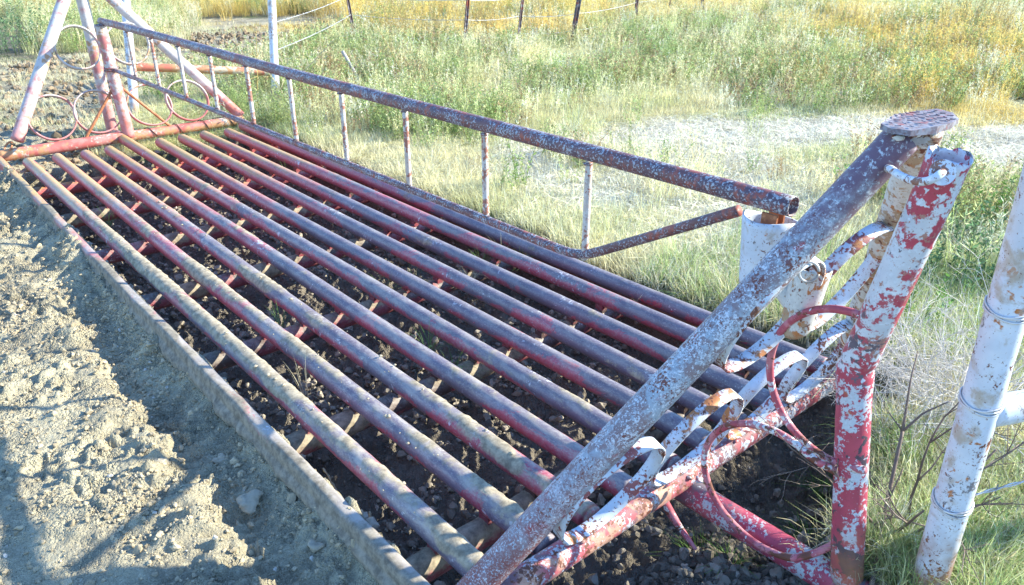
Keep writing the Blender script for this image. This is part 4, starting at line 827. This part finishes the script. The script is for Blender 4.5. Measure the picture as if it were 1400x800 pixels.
S0 = gz(1192, 800, -.02); S1 = gz(1212, 690, .05); S2 = gz(1234, 590, .22); S3 = gz(1262, 565, .28); S4 = gz(1300, 548, .33); S5 = gz(1245, 520, .36); S6 = gz(1255, 480, .42); S7 = gz(1212, 560, .27)
limb([S0, S1, S2], .008, .006); limb([S2, S3, S4], .005, .002); limb([S2, S5, S6], .005, .002); limb([S2, S7], .003, .0015); limb([S1, gz(1235, 640, .15)], .004, .002)
o = sap.build('bare_sapling', M_brown); add_attr(o, 'bv', sb); tag(o, 'bare brown sapling stem forking left of the white corner post', 'sapling')
# leafy shrubs
def leafy(n, Hh, R, mat_leaves, dens):
    return weed_mesh(n, R, Hh, dens, .012, .034)
for (u, v, n, h, R, den, M, lab) in [(1330, 395, 34, .42, .26, 34, M_sage, 'blue green leafy shrub behind the top of the white corner post'), (1262, 330, 26, .34, .24, 30, M_sage, 'low leafy shrub right of the broken post top'), (1382, 330, 24, .40, .22, 30, M_green, 'green shrub at the right edge above the white post'), (1235, 440, 14, .26, .16, 26, M_green, 'small green weed clump behind the leaning post')]:
    plant('leafy_shrub', leafy(n, h, R, M, den), M, at(u, v), lab, 'shrub', 'leafy shrubs by the corner post')
for (u, v, sc_, lab) in [(570, 62, 1.2, 'golden feathery bush right of the first steel post'), (530, 48, 1.0, 'golden bush behind the first steel post'), (660, 40, 1.1, 'yellow bush between the tall dark and the rust red posts'), (745, 28, 1.1, 'yellow bush near the thick grey post'), (1190, 55, 1.0, 'orange tinted bush at the upper right of the meadow'), (1330, 45, 1.3, 'orange bush in the top right corner'), (1085, 120, .8, 'low golden bush above the pale gravel track'), (430, 15, 1.1, 'dull golden bush on the far side of the dirt'), (210, 12, 1.0, 'straw coloured bush above the far gate corner')]:
    mb, bv = weed_mesh(60, .50, .75, 44, .008, .030); plant('golden_bush', (mb, bv), M_goldm, at(u, v+8), lab, 'bush', 'golden bushes in the meadow', sc_)
for (u, v, sc_, lab) in [(12, 66, 1.2, 'bluish dark green bush at the far left edge'), (135, 25, 1.0, 'olive bush behind the far left brace'), (60, 22, 1.2, 'yellow green bush at the far upper left')]:
    mb, bv = weed_mesh(44, .42, .75, 40, .012, .036); plant('leafy_shrub', (mb, bv), M_sage if u < 30 else M_goldm, at(u, v+8), lab, 'shrub', 'bushes beyond the far dirt', sc_)
# tall dry stalks behind the gate
for k, (u, v, u2, v2, lab) in enumerate([(405, 160, 360, 90, 'pale dry weed stalk behind the gate, leaning left'), (352, 150, 350, 40, 'yellow topped weed stalk left of the far fence post'), (372, 150, 455, 56, 'white forked stalk leaning right over the gate'), (330, 130, 318, 30, 'thin brown stalk near the far hinge end'), (443, 130, 437, 40, 'upright pale stalk beside the far fence post'), (560, 120, 505, 20, 'yellow flowering stalk by the first steel post')]):
    b = np.array(at(u, v)); d = (RM.T @ (b-CAM))[2]; tp = CAM+(RM @ np.array([u2-700, v2-400, FF])/FF)*(d-.2); mb = MB(); bv = []
    P = resample([b, (b+tp)/2+np.array([.02, .02, .03]), tp], .04); stem(mb, bv, P, .006, .003, .6, 5)
    for q in range(26):
        i = int(RNG.integers(len(P)//3, len(P))); dd_ = RNG.normal(size=3)*.6+np.array([0, 0, .7]); 
        if q < 7: stem(mb, bv, np.array([P[i], P[i]+dd_*.06, P[i]+dd_*.14]), .003, .0015, .6, 4); leaf(mb, bv, P[i]+dd_*.14, dd_, .03, .014, .8)
        else: leaf(mb, bv, P[i], dd_, .03, .008, .7)
    done(mb, bv, 'weed_stalk', M_strawm if k not in (1, 5) else M_goldm, label=lab, cat='weed', group='dry stalks behind the gate')
b = gz(496, 118, 0); d = (RM.T @ (b-CAM))[2]; tp = CAM+(RM @ np.array([468-700, 70-400, FF])/FF)*(d-.1)
o = mesh_obj('leaning_stick', *tube(resample([b, tp], .05), .022, 8), M_twig); add_attr(o, 'bv', np.full(len(o.data.vertices), .3)); tag(o, 'grey broken stick leaning left in the meadow behind the gate', 'stick')
P = resample([gz(930, 292, .16), gz(958, 340, .10), gz(992, 388, .02)], .03); o = mesh_obj('straw_stalk', *tube(P, .0025, 5), M_strawm); add_attr(o, 'bv', np.full(len(o.data.vertices), .9)); tag(o, 'long bent straw stalk right of the gate bend', 'straw')
P = resample([gz(1148, 498, .12), gz(1132, 520, .10), gz(1110, 545, .09)], .01); o = mesh_obj('straw_stalk', *tube(P, .002, 5), M_strawm); add_attr(o, 'bv', np.full(len(o.data.vertices), .9)); tag(o, 'single straw lying across the right end of the near crossbar', 'straw')
